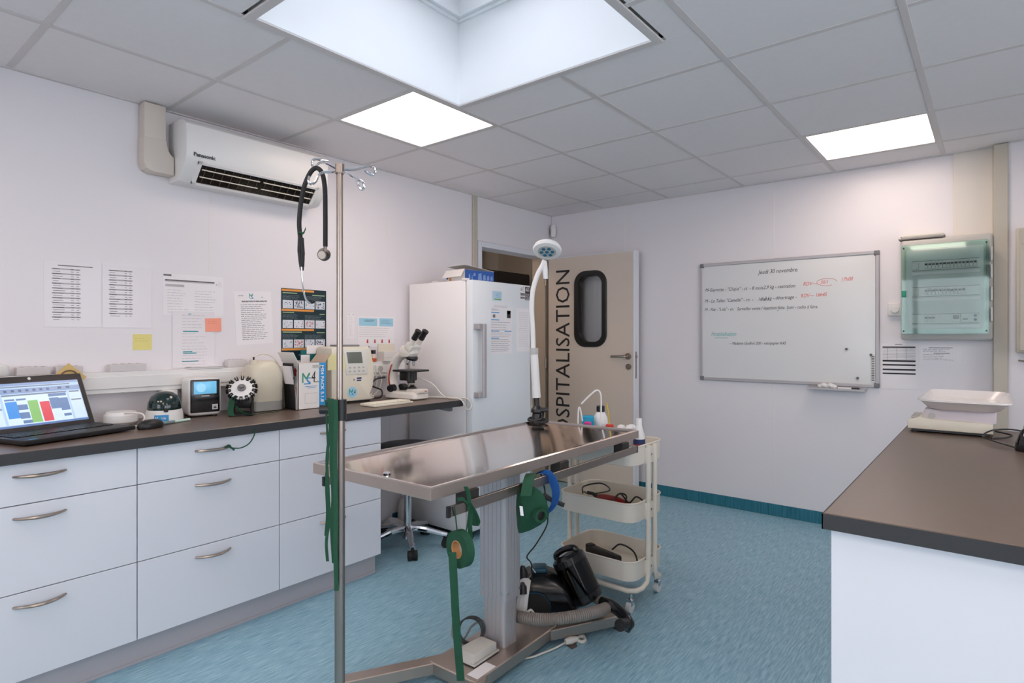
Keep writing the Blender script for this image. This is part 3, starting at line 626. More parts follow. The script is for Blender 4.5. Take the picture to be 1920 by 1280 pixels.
for x0, x1, z0, z1 in ((-.095,-.08,.01,.05), (-.07,-.06,.01,.042), (-.055,-.035,.035,.058), (-.015,.018,.012,.058), (.028,.052,.012,.05), (.06,.084,.012,.046), (.092,.114,.012,.044)):
    B().prism([(x0,z0), (x1,z0+.004), (x1-.004,z1), (x0+.003,z1-.004)], 0, .0004, MX((0,1,0), (0,0,1), (1,0,0), (.1014,0,0))).done('printed_figure', mat('carton_figure', (120,150,206), .6), bx)
B().prism([(-.1,-.125), (.1,-.125), (.1,.125), (-.1,.125)], 0, .002, Matrix.Translation((0,0,.075)) @ Matrix.Translation((0,.125,0)) @ Matrix.Rotation(R(-7), 4, 'X') @ Matrix.Translation((0,-.125,0))).done('lid', m_ctn, bx)
B().box(-.10, .10, -.06, .0, 0, .002, 0, 1, Matrix.Translation((0,-.125,.078)) @ Matrix.Rotation(R(58), 4, 'X')).done('flap', m_ctn, bx)
B().cyl((-.055,-.1262,.02), (-.055,-.1254,.02), .012).done('seal_mark', m_orange, bx); B().cyl((-.085,-.1262,.03), (-.085,-.1254,.03), .01).done('seal_mark', m_ctb, bx)
ps = B()
for k in range(5): ps.lathe([(.0,0), (.035-.004*k,.004), (.03,.018), (.012,.026), (0,.028)], 7, Matrix.Translation((random.uniform(-.03,.03), -.05+k*.025, .0)) @ Matrix.Rotation(k, 4, 'Z'))
solo(ps, 'plastic_wrap', mat('cloudy_plastic', (214,210,210), .25), 'crumpled clear plastic wrap on the fridge beside the carton', 'plastic wrap', (-2.98, 2.90, FH))

# ------------------------------------------------------------------ swivel stool in the kneehole
st = T('stool', 'black swivel stool with chrome five-star base in the kneehole', 'stool', (-2.805, 2.44, 0), R(38))
B().lathe([(0,.575), (.15,.575), (.175,.59), (.18,.61), (.17,.63), (.12,.638), (0,.636)], 36).done('seat', m_black, st)
B().cyl((0,0,.06), (0,0,.36), .025).cyl((0,0,.36), (0,0,.57), .017).cyl((0,0,.055), (0,0,.12), .034, .03).done('column', m_chrome, st)
B().box(-.07, .07, -.07, .07, .562, .577, .004, 1).tube([(.02,0,.56), (.12,.06,.555), (.17,.09,.55)], .006, 8).done('lever_plate', m_grey, st)
for k in range(5):
    a = 2*math.pi*k/5; M = Matrix.Rotation(a, 4, 'Z')
    lg = B(); lg.tube(smooth_path([(.02,0,.115), (.10,0,.108), (.19,0,.085), (.245,0,.072)], 4), [.022,.021,.021,.02,.02,.019,.018,.017,.017,.016,.016,.016,.015], 10, M=M, flat=1.1)
    lg = lg.done('leg', m_chrome, st)
    cs_ = B(); cs_.cyl((.24,-.008,.028), (.24,-.027,.028), .028, M=M).cyl((.24,.008,.028), (.24,.027,.028), .028, M=M).cyl((.24,-.008,.028), (.24,.008,.028), .02, M=M).box(.222, .258, -.009, .009, .02, .07, .004, 1, M)
    cs_.done('caster', m_rubber, lg)
bag = B()
for k, (x, y, r_) in enumerate(((0,0,.065), (.035,.03,.05), (-.02,.04,.055), (.02,-.03,.045))): bag.lathe([(0,0), (r_*.9,.005), (r_,r_*.5), (r_*.8,r_), (r_*.35,r_*1.35), (0,r_*1.4)], 9, Matrix.Translation((x,y,0)) @ Matrix.Rotation(k*1.3, 4, 'Z'))
solo(bag, 'plastic_bag', mat('bag_plastic', (214,208,206), .35, bump=.6, bscale=40), 'crumpled white plastic bag on the floor in the kneehole', 'bag', (-3.095, 2.56, 0))
bt = T('spray_bottle', 'grey white spray bottle standing at the back of the kneehole', 'bottle', (-3.12, 2.68, 0))
B().lathe([(0,0), (.038,0), (.04,.01), (.04,.13), (.03,.17), (.014,.195), (.014,.21), (0,.21)], 20).done('bottle', mat('bottle_grey', (206,204,196), .35), bt)
B().box(-.012, .05, -.01, .01, .21, .24, .005, 1).box(-.02, .0, -.01, .01, .225, .25, .004, 1).tube([(.025,0,.212), (.035,0,.19), (.03,0,.172)], .005, 6).done('trigger', m_whitep, bt)

# ------------------------------------------------------------------ examination table
tb = T('examination_table', 'stainless steel veterinary examination table on an aluminium lifting column', 'examination table', (-1.544, 1.83, 0), R(1.36))
TW, TL, TZ = .57, 1.336, .86
def rr4(ix, z): return [(-TW/2+ix, -TL/2+ix, z), (TW/2-ix, -TL/2+ix, z), (TW/2-ix, TL/2-ix, z), (-TW/2+ix, TL/2-ix, z)]
B().loft([rr4(.02,.822), rr4(.002,.822), rr4(0,.824), rr4(0,TZ-.003), rr4(.003,TZ), rr4(.012,TZ), rr4(.016,TZ-.003), rr4(.022,TZ-.008), rr4(.03,TZ-.010)], True).done('tabletop', m_mirror, tb)
ap = B()
ring(ap, -TW/2+.001, TW/2-.001, -TL/2+.001, TL/2-.001, .0015, .823, TZ-.003, .0006); ap.done('apron', mat('satin_steel', (192,176,165), .38, 1, var=.06, vscale=10), tb)
B().lathe([(.0,.0), (.012,.0), (.014,.002), (.012,.004), (0,.004)], 20, Matrix.Translation((.013,-.597,TZ-.010))).done('drain_plug', m_chrome, tb)
B().box(-.16, .16, -.35, .35, .79, .822, .003, 1).box(-.09, .09, -.07, .07, .77, .79, .003, 1).done('underframe', m_grey, tb)
for sx in (1, -1):
    r_ = B().box(sx*.296, sx*.306, -.612, .612, .766, .797, .001, 1).done('side_rail', m_steel, tb)
    for y in (-.613, .613): B().box(sx*.2955, sx*.3065, y-.006, y+.006, .765, .798, .001, 1).done('end_cap', m_black, r_)
    for y in (-.50, .02, .52): B().box(sx*.25, sx*.296, y-.03, y+.03, .775, .823, .002, 1).done('rail_bracket', m_dark, r_)
def ribbed(w_, d_, z0, z1, n1, n2):
    b_ = B(); b_.loft([[(x,y,z) for x,y in rrect(w_, d_, .012, 3)] for z in (z0, z1)], True)
    for k in range(n1): x = -w_/2+.014+(w_-.028)*(k+.5)/n1; b_.box(x-.0035, x+.0035, -d_/2-.0018, -d_/2+.001, z0, z1); b_.box(x-.0035, x+.0035, d_/2-.001, d_/2+.0018, z0, z1)
    for k in range(n2): y = -d_/2+.014+(d_-.028)*(k+.5)/n2; b_.box(w_/2-.001, w_/2+.0018, y-.0035, y+.0035, z0, z1); b_.box(-w_/2-.0018, -w_/2+.001, y-.0035, y+.0035, z0, z1)
    return b_
cm = ribbed(.135, .105, .255, .772, 5, 4).done('outer_column', m_alu, tb)
for x in (-.05, .05): B().cyl((x,-.0535,.285), (x,-.057,.285), .005, seg=10).done('bolt', m_chrome, cm)
for y in (-.038, .038): B().cyl((.0685,y,.285), (.072,y,.285), .005, seg=10).done('bolt', m_chrome, cm)
ribbed(.112, .086, .069, .30, 4, 3).done('inner_column', m_alu, tb)
B().box(-.115, .115, -.285, .25, .022, .070, .004, 1).done('base_plate', MATS['satin_steel'], tb)
B().box(.06, .11, -.265, -.16, .0702, .0712).done('type_sticker', m_paper, tb)
ends = [(.105,.22,.285,.545), (-.105,.22,-.285,.545), (-.105,-.25,-.285,-.565), (.105,-.25,.285,-.565)]
for x0, y0, x1, y1 in ends:
    dv = Vector((x1-x0, y1-y0, 0)); ln = dv.length; dv.normalize(); M = MX(dv, (-dv.y,dv.x,0), (0,0,1), (x0, y0, 0))
    lg = B().box(-.02, ln, -.028, .028, .024, .068, .003, 1, M).done('leg', MATS['satin_steel'], tb)
    B().box(ln, ln+.004, -.027, .027, .025, .067, .001, 1, M).done('end_cap', m_black, lg)
    B().cyl((ln-.04,0,.0), (ln-.04,0,.012), .024, M=M).cyl((ln-.04,0,.012), (ln-.04,0,.03), .008, M=M).done('foot', m_rubber, lg)
# foot pedal
fp = T('foot_pedal', 'grey two-part foot pedal lying on the table base plate', 'foot pedal', (-1.535, 1.685, .0715), R(92))
B().box(-.075, .075, -.05, .05, 0, .008, .003, 1).done('base', m_lgrey, fp); B().prism([(-.068,.008), (.068,.008), (.068,.034), (-.068,.044)], -.04, .04, MX((1,0,0), (0,0,1), (0,-1,0), (0,0,0)), .003).done('pedal', mat('pedal_grey', (206,202,194), .5), fp)
solo(B().tube(smooth_path([(0,.0,.0), (-.03,.05,.03), (-.07,.06,.05), (-.10,.03,.03), (-.09,-.03,.004), (-.12,-.06,.01), (-.15,-.03,.05), (-.17,.0,.03)], 6), .004, 8), 'pedal_cable', m_grey, 'grey cable looping beside the foot pedal', 'cable', (-1.56, 1.76, .076))
cl_ = B()
for k in range(3): cl_.tube([(.05*math.cos(a)+.006*k, .035*math.sin(a)*.5, .045+.045*math.sin(a)+.004*k) for a in [R(15*j) for j in range(24)]], .003, 6, closed=True)
solo(cl_, 'cable_coil', m_black, 'small coil of black cable on the table base behind the pedal', 'cable', (-1.625, 1.735, .070), rz=R(40))

# ------------------------------------------------------------------ LED examination lamp clamped to the table
lp = T('examination_lamp', 'white LED examination lamp on a bent arm clamped to the table corner', 'lamp', (-1.80, 2.425, .86))
LD = 3.02
W_ = lambda u, v, d=LD: at(u, v, d) - Vector((-1.80, 2.425, .86))
B().box(-.03, .03, -.03, .03, -.05, .012, .004, 1).cyl((0,0,.01), (0,0,.045), .03, .022).cyl((0,0,-.05), (0,0,-.08), .006).cyl((.02,.0,.06), (.055,.02,.062), .012).lathe([(.02,.04), (.032,.05), (.03,.065), (.015,.08), (0,.08)], 16).done('clamp', m_black, lp)
B().tube([(.0,.0,.05), W_(1006,745), W_(1006,730)], .014, 12).done('elbow_joint', m_black, lp)
a, b = W_(1006,745), W_(1001,655)
B().tube([a, b], [.022,.020], 16).done('lower_arm', m_whitep, lp)
B().tube([W_(1001,664), W_(1001,652)], .0225, 16).done('arm_collar', m_lgrey, lp)
B().tube(smooth_path([W_(1000,665), W_(999,620), W_(997,580), W_(999,545), W_(1008,515), W_(1016,500), W_(1021,488)], 5), .0125, 12).done('upper_arm', m_whitep, lp)
hc = W_(1026,468); nrm = (Vector((0,0,0)) - (at(1026,468,LD) - Vector((0,0,CAMZ)))); nrm = (nrm.normalized()*.55 + Vector((-.1,0,-.80))).normalized()
hx = nrm.cross(Vector((0,0,1))).normalized(); hy = nrm.cross(hx); HM = MX(hx, hy, nrm, hc)
B().lathe([(0,-.03), (.045,-.028), (.068,-.014), (.074,0), (.070,.012), (.048,.016), (.046,.013), (0,.013)], 36, HM).done('lamp_head', m_whitep, lp)
B().lathe([(0,.013), (.046,.013), (.046,.0155), (0,.0155)], 30, HM).done('reflector_plate', m_lgrey, lp)
for k in range(7):
    r_, a = (0, 0) if k == 0 else (.028, 2*math.pi*k/6)
    B().cyl((r_*math.cos(a), r_*math.sin(a), .0155), (r_*math.cos(a), r_*math.sin(a), .0175), .0105, seg=6, M=HM).done('led_lens', mat('led_blue', (40,110,140), .1), lp)
B().tube([W_(1021,490), W_(1022,505), W_(1023,523)], [.012,.014,.013], 14).done('grip', m_whitep, lp)
solo(B().tube(smooth_path([(.0,0,.07), (.03,.01,.05), (.035,-.02,.02), (-.02,-.04,.012), (-.04,.0,.02), (.0,.04,.015), (.05,.02,.012), (.06,-.01,.008), (.02,-.05,.008)], 6), .006, 8), 'lamp_cable', m_black, 'black lamp cable bunched around the table clamp', 'cable', (-1.80, 2.425, .856))

# ------------------------------------------------------------------ infusion stand
PD = 1.55
ivp = at(637, 631, PD); ivx, ivy = ivp.x, ivp.y
iv = T('infusion_stand', 'stainless infusion stand with wire hooks in front of the table', 'infusion stand', (ivx, ivy, 0))
W_ = lambda u, v, d=PD: at(u, v, d) - Vector((ivx, ivy, 0))
B().cyl((0,0,.09), (0,0,1.08), .0132, seg=24).done('lower_pole', m_steel, iv)
B().cyl((0,0,1.08), (0,0,1.735), .0082, seg=20).done('upper_pole', m_steel, iv)
B().cyl((0,0,1.073), (0,0,1.127), .0175, seg=24).cyl((-.02,-.012,1.10), (-.042,-.030,1.10), .012, seg=14).cyl((0,0,1.10), (-.025,-.015,1.10), .007).done('clamp_collar', m_black, iv)
B().cyl((0,0,1.715), (0,0,1.74), .0115, seg=20).done('hook_hub', m_steel, iv)
hooks = [[(640,318,1.55), (665,318,1.57), (690,311,1.59), (701,312,1.60), (704,320,1.60), (699,328,1.60), (690,324,1.595), (684,319,1.59)],
         [(640,321,1.55), (655,327,1.53), (668,335,1.51), (680,341,1.50), (683,350,1.50), (678,355,1.50), (672,349,1.50), (668,338,1.50)],
         [(634,318,1.55), (622,311,1.57), (608,305,1.59), (598,306,1.60), (588,315,1.60), (585,306,1.60), (588,299,1.60), (600,299,1.60), (616,302,1.60)],
         [(634,321,1.55), (622,322,1.53), (606,323,1.52), (598,328,1.51), (592,340,1.51), (584,345,1.51), (578,340,1.51), (580,330,1.51)]]
for h in hooks: B().tube(smooth_path([W_(*q) for q in h], 5), .0032, 8).done('hook', m_chrome, iv)
B().cyl((0,0,.07), (0,0,.12), .035, .022).done('base_hub', m_steel, iv)
for k in range(5):
    a = R(20+72*k); M = Matrix.Rotation(a, 4, 'Z')
    lg = B().tube([(.02,0,.10), (.12,0,.092), (.26,0,.075)], [.014,.013,.011], 10, M=M).done('leg', m_steel, iv)
    B().cyl((.255,-.012,.026), (.255,.012,.026), .026, M=M).box(.24, .27, -.008, .008, .03, .075, .003, 1, M).done('caster', m_rubber, lg)
# stethoscope over a hook
ste = T('stethoscope', 'black stethoscope hanging over the hook of the infusion stand', 'stethoscope', tuple(at(597, 480, 1.59)))
sb_ = at(597, 480, 1.59); W_ = lambda u, v, d=1.59: at(u, v, d) - sb_
B().tube(smooth_path([W_(563,446), W_(561,415), W_(565,375), W_(572,345), W_(583,322), W_(594,315), W_(604,325), W_(609,352), W_(610,400), W_(610,462)], 6), .0062, 10).done('tubing', m_rubber, ste)
B().tube([W_(563,440), W_(563,470), W_(565,490), W_(566,507)], [.006,.0075,.0075,.005], 10).tube([W_(566,446,1.585), W_(568,475,1.582), W_(567,500,1.582)], .005, 8).done('yoke', m_rubber, ste)
for o_ in (0, .012): B().tube(smooth_path([W_(565,500,1.59-o_), W_(567,530,1.59-o_), W_(571,553,1.59-o_), W_(577,566,1.59-o_), W_(586,567,1.59-o_)], 5), .0024, 8).done('ear_tube', m_chrome, ste)
for o_, du in ((0,0), (.012,4)): B().lathe([(.0,-.006), (.005,-.005), (.006,0), (.004,.006), (0,.008)], 12, Matrix.Translation(W_(582+du, 565, 1.59-o_)) @ Matrix.Rotation(R(70), 4, 'Y')).done('ear_tip', m_black, ste)
nv = (Vector((0,0,CAMZ)) - at(607,478,1.59)).normalized(); nv = (nv + Vector((-.35,-.1,-.05))).normalized(); hx = nv.cross(Vector((0,0,1))).normalized(); CM = MX(hx, nv.cross(hx), nv, W_(607,477))
B().lathe([(0,-.012), (.012,-.011), (.017,-.006), (.0175,-.001), (.010,.001), (.009,.008), (.013,.010), (.013,.014), (.0,.014)], 24, CM).tube([W_(610,462), W_(609,468), W_(608,474)], .0045, 8).done('chest_piece', mat('dark_nickel', (104,94,88), .25, 1), ste)
B().lathe([(0,.0142), (.0105,.0142), (.0105,.015), (0,.015)], 20, CM).done('diaphragm', m_nickel, ste)
B().tube([W_(559,437,1.583), W_(563,435,1.583), W_(567,438,1.583), W_(563,441,1.60), W_(559,437,1.583)], .0022, 6).ribbon([W_(566,438,1.583), W_(570,436,1.582), W_(573,428,1.58)], (0,0,.006)).done('green_tie', m_green, ste)
# green straps draped over the collar knob
def strap(name, label, pts, wvec, cat='strap', group=None, m=m_green, th=.0016):
    b0 = Vector(pts[0]); return solo(B().ribbon(smooth_path([Vector(q)-b0 for q in pts], 6), wvec, th), name, m, label, cat, tuple(b0), group)
rv = Vector((math.cos(YAW), math.sin(YAW), 0))
labs = ['longest green strap hanging from the infusion stand collar', 'green strap hanging second from the pole on the infusion stand', 'green strap with a kinked loose end left of the pole', 'thin green strap hanging outermost on the infusion stand']
spec = [([(629,750), (630,790), (628,850), (630,950), (629,1030), (631,1107)], .011, 1.522), ([(622,747), (624,800), (621,860), (625,930), (622,980), (626,1055)], .010, 1.530),
        ([(616,746), (619,800), (613,860), (616,930), (617,975), (612,1015), (614,1052)], .0075, 1.54), ([(611,750), (613,800), (615,855), (611,900), (613,960), (610,1004)], .005, 1.546)]
for lab, (pp, w_, d0) in zip(labs, spec): strap('leash_strap', lab, [at(u, v, d0) for u, v in pp], rv*w_, group='green straps on the infusion stand')

# ------------------------------------------------------------------ things hanging on the table rail
RX = -1.2385                                             # outer face of the near rail
def onrail(u, v, off=.0):
    a = (u-960)/FPX; k = (RX+off)/(-math.sin(YAW)+a*math.cos(YAW)); return at(u, v, k)
rc = onrail(863,1028,.02); nv = Vector((0,0,CAMZ))-rc; nv.z = 0; nv.normalize(); ax = (nv*.62-rv*.78).normalized()
rl = T('ribbon_roll', 'roll of green ribbon hanging by a string from the table rail', 'ribbon roll', tuple(rc))
hx = ax.cross(Vector((0,0,1))).normalized(); RM = MX(hx, ax.cross(hx), ax, (0,0,0))
def annulus(r0, r1, z0, z1, M, seg=40): 
    return B().loft([[(r*math.cos(2*math.pi*k/seg), r*math.sin(2*math.pi*k/seg), z) for k in range(seg)] for r, z in ((r0,z0), (r1,z0), (r1,z1), (r0,z1))], False, M, closed=True)
annulus(.026, .054, -.013, .013, RM).done('wound_ribbon', m_green, rl)
annulus(.0235, .026, -.013, .0135, RM).done('card_core', mat('cardboard', (196,142,92), .8), rl)
B().ribbon(smooth_path([Vector(onrail(848,1035,.03))-rc, Vector(onrail(851,1090,.03))-rc, Vector(onrail(856,1180,.03))-rc, Vector(onrail(864,1276,.03))-rc], 6), rv*.023, .001).done('loose_end', m_green, rl)
B().tube([onrail(852,948,.02)-rc, onrail(856,985,.015)-rc, onrail(858,1012,.01)-rc], .002, 6).tube([onrail(880,950,.02)-rc, onrail(876,985,.015)-rc, onrail(872,1005,.01)-rc], .002, 6).done('hanging_string', m_green, rl)
bw = T('ribbon_bow', 'green ribbon knotted in a bow on the table rail', 'ribbon', tuple(onrail(876,935,.01))); bo = onrail(876,935,.01); V_ = lambda u, v, o=.016: onrail(u, v, o)-bo
B().ribbon(smooth_path([V_(873,912), V_(878,925), V_(880,940), V_(878,955)], 5), rv*.012, .003).ribbon([V_(858,936), V_(868,935), V_(878,945)], Vector((0,0,.010)), .003).done('knot', m_green, bw)
B().ribbon(smooth_path([V_(877,942), V_(883,960), V_(881,985), V_(883,1010)], 5), rv*.014, .002).done('tail', m_green, bw)
B().ribbon(smooth_path([V_(879,942,.02), V_(890,960,.022), V_(896,978,.022), V_(891,985,.02), V_(886,970,.018), V_(880,948,.016)], 5), rv*.010+Vector((.006,0,0)), .002).done('loop', m_green, bw)
# cloth muzzle
mz = T('muzzle', 'green fabric muzzle with a round nose opening hanging on the table rail', 'muzzle', tuple(onrail(995,950,.03))); bo = onrail(995,950,.03)
nv = Vector((0,0,CAMZ))-bo; nv.z = 0; nv.normalize()
def mring(u, v, hu, hv, dp, n=18, sh=0):
    c_ = at(u, v, 2.02-sh)-bo; k = 2.02/FPX
    return [c_ + rv*(hu*k*math.cos(2*math.pi*i/n)) + Vector((0,0,hv*k*math.sin(2*math.pi*i/n))) + nv*(dp*math.sin(2*math.pi*i/n+.9)) for i in range(n)]
B().loft([mring(973,956,5,46,.020), mring(978,955,11,47,.030), mring(990,950,22,48,.036), mring(1000,950,26,40,.036), mring(1008,955,21,28,.030), mring(1014,960,15,18,.022)], True).done('cone', m_green, mz)
nm = (nv*.86+rv*.5).normalized(); hx = nm.cross(Vector((0,0,1))).normalized(); NM = MX(hx, nm.cross(hx), nm, at(1013,966,1.985)-bo)
annulus(.0155, .024, -.012, .008, NM, 28).done('nose_ring', m_green, mz)
B().lathe([(0,-.006), (.016,-.006), (.016,-.002), (0,-.002)], 20, NM).done('nose_opening', m_black, mz)
B().ribbon(smooth_path([onrail(986,930,.045)-bo, onrail(990,905,.03)-bo, onrail(994,892,.012)-bo, onrail(997,888,-.015)-bo], 6), rv*.036+Vector((0,0,.0)), .003).done('neck_strap', m_green, mz)
B().add([at(u,v,1.972)-bo for u, v in ((976,966), (982,967), (980,949), (974,948))], [(0,1,2,3)]).done('sewn_label', m_paper, mz)
bs = T('blue_strap', 'blue webbing strap looped over the table rail behind the muzzle', 'strap', tuple(onrail(1030,920,.01))); bo = onrail(1030,920,.01)
m_bst = mat('blue_webbing', (22,84,156), .7, var=.12, vscale=50, bump=.3, bscale=300)
B().ribbon(smooth_path([at(1008,886,2.16)-bo, at(1022,884,2.13)-bo, at(1034,896,2.12)-bo, at(1042,918,2.12)-bo, at(1040,942,2.11)-bo, at(1028,960,2.10)-bo, at(1014,968,2.10)-bo], 6), (rv*.6+nv*.3+Vector((0,0,.35))).normalized()*.032, .003).done('webbing', m_bst, bs)
B().tube([at(1018,928,2.14)-bo, at(1036,938,2.14)-bo, at(1058,947,2.13)-bo], [.012,.008,.008], 10).done('black_handle', m_black, bs)
co = at(1022,920,2.2); solo(B().tube(smooth_path([at(1014,888,2.2)-co, at(1021,915,2.2)-co, at(1026,960,2.22)-co, at(1025,985,2.25)-co, at(1005,1020,2.35)-co, at(988,1043,2.45)-co, at(996,1056,2.48)-co, at(998,1085,2.5)-co], 5), .0028, 8), 'electric_cable', m_black, 'thin black cable hanging from the table to the vacuum cleaner', 'cable', tuple(co))

# ------------------------------------------------------------------ three-tier trolley
CX, CY_ = -1.512, 2.664; TWX, TDY = .425, .335
ct = T('trolley', 'cream three-tier metal trolley on casters beyond the examination table', 'trolley', (CX, CY_, 0))
for zr in (.772, .506, .232):
    o_ = rrect(TWX, TDY, .062, 7); i_ = rrect(TWX-.008, TDY-.008, .058, 7); hb_ = .088
    t_ = B().loft([[(x,y,zr-hb_) for x,y in i_], [(x*.985,y*.985,zr-hb_-.003) for x,y in i_], [(x,y,zr-hb_) for x,y in o_], [(x,y,zr) for x,y in o_], [(x,y,zr) for x,y in i_], [(x,y,zr-hb_+.002) for x,y in i_]], True)
    t_ = t_.done('tray', m_cart, ct)
    n = len(o_); B().tube([(x*1.004, y*1.004, zr) for x, y in o_], .0042, 8, closed=True).done('rim', m_cart, t_)
    for sx in (1, -1):
        B().box(sx*(TWX/2-.001), sx*(TWX/2+.012), -.048, .048, zr-.092, zr-.012, .004, 2).done('bracket', m_cart, t_)
        B().cyl((sx*(TWX/2+.012), 0, zr-.05), (sx*(TWX/2+.0145), 0, zr-.05), .005, seg=10).done('bolt', m_nickel, t_)
for sy in (-1, 1):
    e = TWX/2+.012; yb = sy*.145
    pts = [(e,sy*.034,.768), (e,sy*.034,.20), (e,sy*.036,.15), (e,sy*.05,.115), (e-.005,sy*.09,.098), (e-.02,sy*.125,.094), (e-.05,yb,.094), (0,yb,.094)]
    pts += [(-x, y, z) for x, y, z in pts[-2::-1]]
    B().tube(pts, .0125, 12).done('frame_tube', m_cart, ct)
    for sx in (1, -1):
        x = sx*(e-.035); w_ = B().cyl((x,yb,.045), (x,yb,.085), .008, seg=10).box(x-.014, x+.014, yb-.018, yb+.006, .03, .062, .003, 1).done('caster_fork', m_chrome, ct)
        B().cyl((x-.011,yb-.008,.026), (x+.011,yb-.008,.026), .026).done('caster_wheel', m_whitep, w_)
def topz(k): return (.772, .506, .232)[k]-.088+.003
# on the top tray
wbt = T('wash_bottle', 'white squeeze bottle with black cap on the trolley', 'bottle', (CX-.085, CY_+.045, topz(0)))
B().lathe([(0,0), (.038,0), (.04,.006), (.04,.15), (.036,.18), (.024,.205), (.02,.21), (.02,.215), (0,.215)], 28).done('bottle', m_whitep, wbt)
B().lathe([(.0,.212), (.0215,.212), (.0215,.240), (.019,.243), (0,.243)], 24).done('cap', m_black, wbt)
for nm, lab, p0, pts in (('tube_bottle', 'low clear bottle with a tall white bent spout on the trolley', at(1126,797,3.0), [(1126,797), (1127,770), (1127,745), (1124,734), (1117,732), (1105,742), (1090,757)]),
                         ('tube_bottle', 'low clear bottle with a short folded white spout on the trolley', at(1084,800,3.03), [(1084,800), (1084,780), (1085,766), (1087,764), (1089,772), (1092,789)])):
    b0 = Vector((p0.x, p0.y, topz(0))); t = T(nm, lab, 'bottle', tuple(b0), group='bottles with bent spouts on the trolley')
    B().lathe([(0,0), (.026,0), (.028,.004), (.028,.09), (.016,.11), (.0,.112)], 20).done('bottle', mat('milky_plastic', (222,224,222), .3), t)
    d0 = 3.0 if '734' in str(pts) else 3.03
    B().tube(smooth_path([(0,0,.10)] + [at(u, v, d0)-b0 for u, v in pts], 4), .0042, 8).done('spout', m_whitep, t)
solo(B().box(-.03,.03,-.022,.022,0,.196,.004,1), 'blue_box', mat('cyan_box', (20,158,196), .5), 'bright blue box on the trolley behind the table edge', 'box', (CX-.115, CY_-.03, topz(0)), rz=R(25))
solo(B().lathe([(0,0), (.018,0), (.019,.004), (.019,.172), (.014,.177), (0,.177)], 18), 'pink_tub', mat('magenta', (206,44,128), .5), 'pink tub in front of the blue box on the trolley', 'tub', (-1.582, 2.556, topz(0)))
rb = T('swab_pot', 'red capped pot with a yellow stick on the trolley', 'pot', (CX+.0, CY_-.01, topz(0)))
B().lathe([(0,0), (.022,0), (.022,.132), (0,.132)], 18).done('pot', m_whitep, rb); B().lathe([(0,.132), (.021,.132), (.021,.155), (.016,.160), (0,.160)], 18).done('cap', mat('red_cap', (206,44,36), .4), rb)
B().tube([(0,0,.155), (-.006,0,.21), (-.014,-.004,.265)], [.004,.0035,.0042], 8).done('stick', mat('yellow_stick', (206,176,60), .5), rb)
ctw = B()
for k in range(9): ctw.lathe([(0,0), (.016,.003), (.022,.014), (.016,.026), (0,.03)], 9, Matrix.Translation((random.uniform(-.05,.05), random.uniform(-.02,.02), random.uniform(.06,.145))) @ Matrix.Rotation(k, 4, 'Z'))
ctw.lathe([(0,0), (.05,0), (.055,.12), (0,.15)], 12)
solo(ctw, 'cotton_wool', mat('cotton', (240,238,236), .95, bump=.8, bscale=90), 'fluffy heap of white cotton wool on the trolley', 'cotton wool', (CX+.075, CY_+.03, topz(0)))
sbt = T('lotion_bottle', 'white tapered bottle with navy label at the trolley corner', 'bottle', (CX+.168, CY_-.018, topz(0)))
B().lathe([(0,0), (.026,0), (.029,.005), (.029,.09), (.026,.125), (.016,.165), (.0125,.178), (.0125,.18), (0,.18)], 26).done('bottle', m_whitep, sbt)
B().lathe([(0,.178), (.0145,.178), (.0135,.205), (.0,.206)], 20).done('cap', m_whitep, sbt)
B().lathe([(.0293,.082), (.0296,.082), (.0288,.106), (.0284,.106)], 26).done('navy_label', mat('navy', (36,52,104), .5), sbt); B().lathe([(.0294,.077), (.0298,.077), (.0298,.082), (.0294,.082)], 26).done('red_line', m_red, sbt)
tbx = T('ointment_tube', 'small white and blue ointment tube lying on the trolley tray', 'tube', (CX+.10, CY_-.11, topz(0)+.06), R(35))
B().box(-.05,.05,-.03,.03,-.06,-.002,.004,1).done('carton', m_whitep, tbx); B().tube([(-.04,0,.008), (.03,0,.010), (.045,0,.01)], [.012,.011,.005], 12).done('tube', m_whitep, tbx); B().cyl((.045,0,.01), (.062,0,.01), .009).done('cap', mat('navy2', (30,60,130), .5), tbx)
# middle tray: red clipper
m_redp = mat('clipper_red', (150,34,30), .4)
clp = T('hair_clipper', 'red animal hair clipper with black cable in the middle trolley tray', 'clipper', (CX+.03, CY_-.02, topz(1)+.02), R(-12))
B().tube([(-.10,0,.02), (-.06,0,.024), (.02,0,.026), (.08,0,.022)], [.018,.022,.024,.02], 14, flat=1.15).done('body', m_redp, clp)
B().box(.08,.11,-.022,.022,.008,.03,.003,1).done('blade', m_nickel, clp); B().tube([(-.10,0,.02), (-.15,.005,.03), (-.19,.01,.03)], [.013,.009,.006], 10).done('cable_sleeve', m_black, clp)
lc = T('clipper_cable', 'black coiled clipper cable in the middle trolley tray', 'cable', (CX, CY_, topz(1)))
B().tube(smooth_path([(-.16,-.01,.05), (-.19,.05,.07), (-.12,.11,.085), (-.04,.06,.07), (-.10,-.03,.06), (-.17,.02,.05)], 6), .004, 8).done('left_coil', m_black, lc)
B().tube(smooth_path([(.04,-.05,.045), (.06,-.02,.085), (.10,-.02,.08), (.10,-.06,.04), (.05,-.07,.05), (.07,-.03,.09), (.13,-.05,.06), (.16,-.03,.09), (.18,.03,.05)], 6), .004, 8).done('right_coil', m_black, lc)
pwr = T('black_clipper', 'black clipper with its cable in the bottom trolley tray', 'clipper', (CX+.0, CY_-.0, topz(2)), R(-16))
B().box(-.15,.06,-.025,.025,.0,.045,.012,3).box(-.17,-.13,-.02,.02,.005,.05,.006,2).done('body', m_black, pwr)
B().tube(smooth_path([(.06,0,.02), (.12,-.02,.01), (.15,.03,.03), (.08,.08,.06), (.0,.07,.075), (-.04,.05,.04)], 6), .0045, 8).done('cable', m_black, pwr)
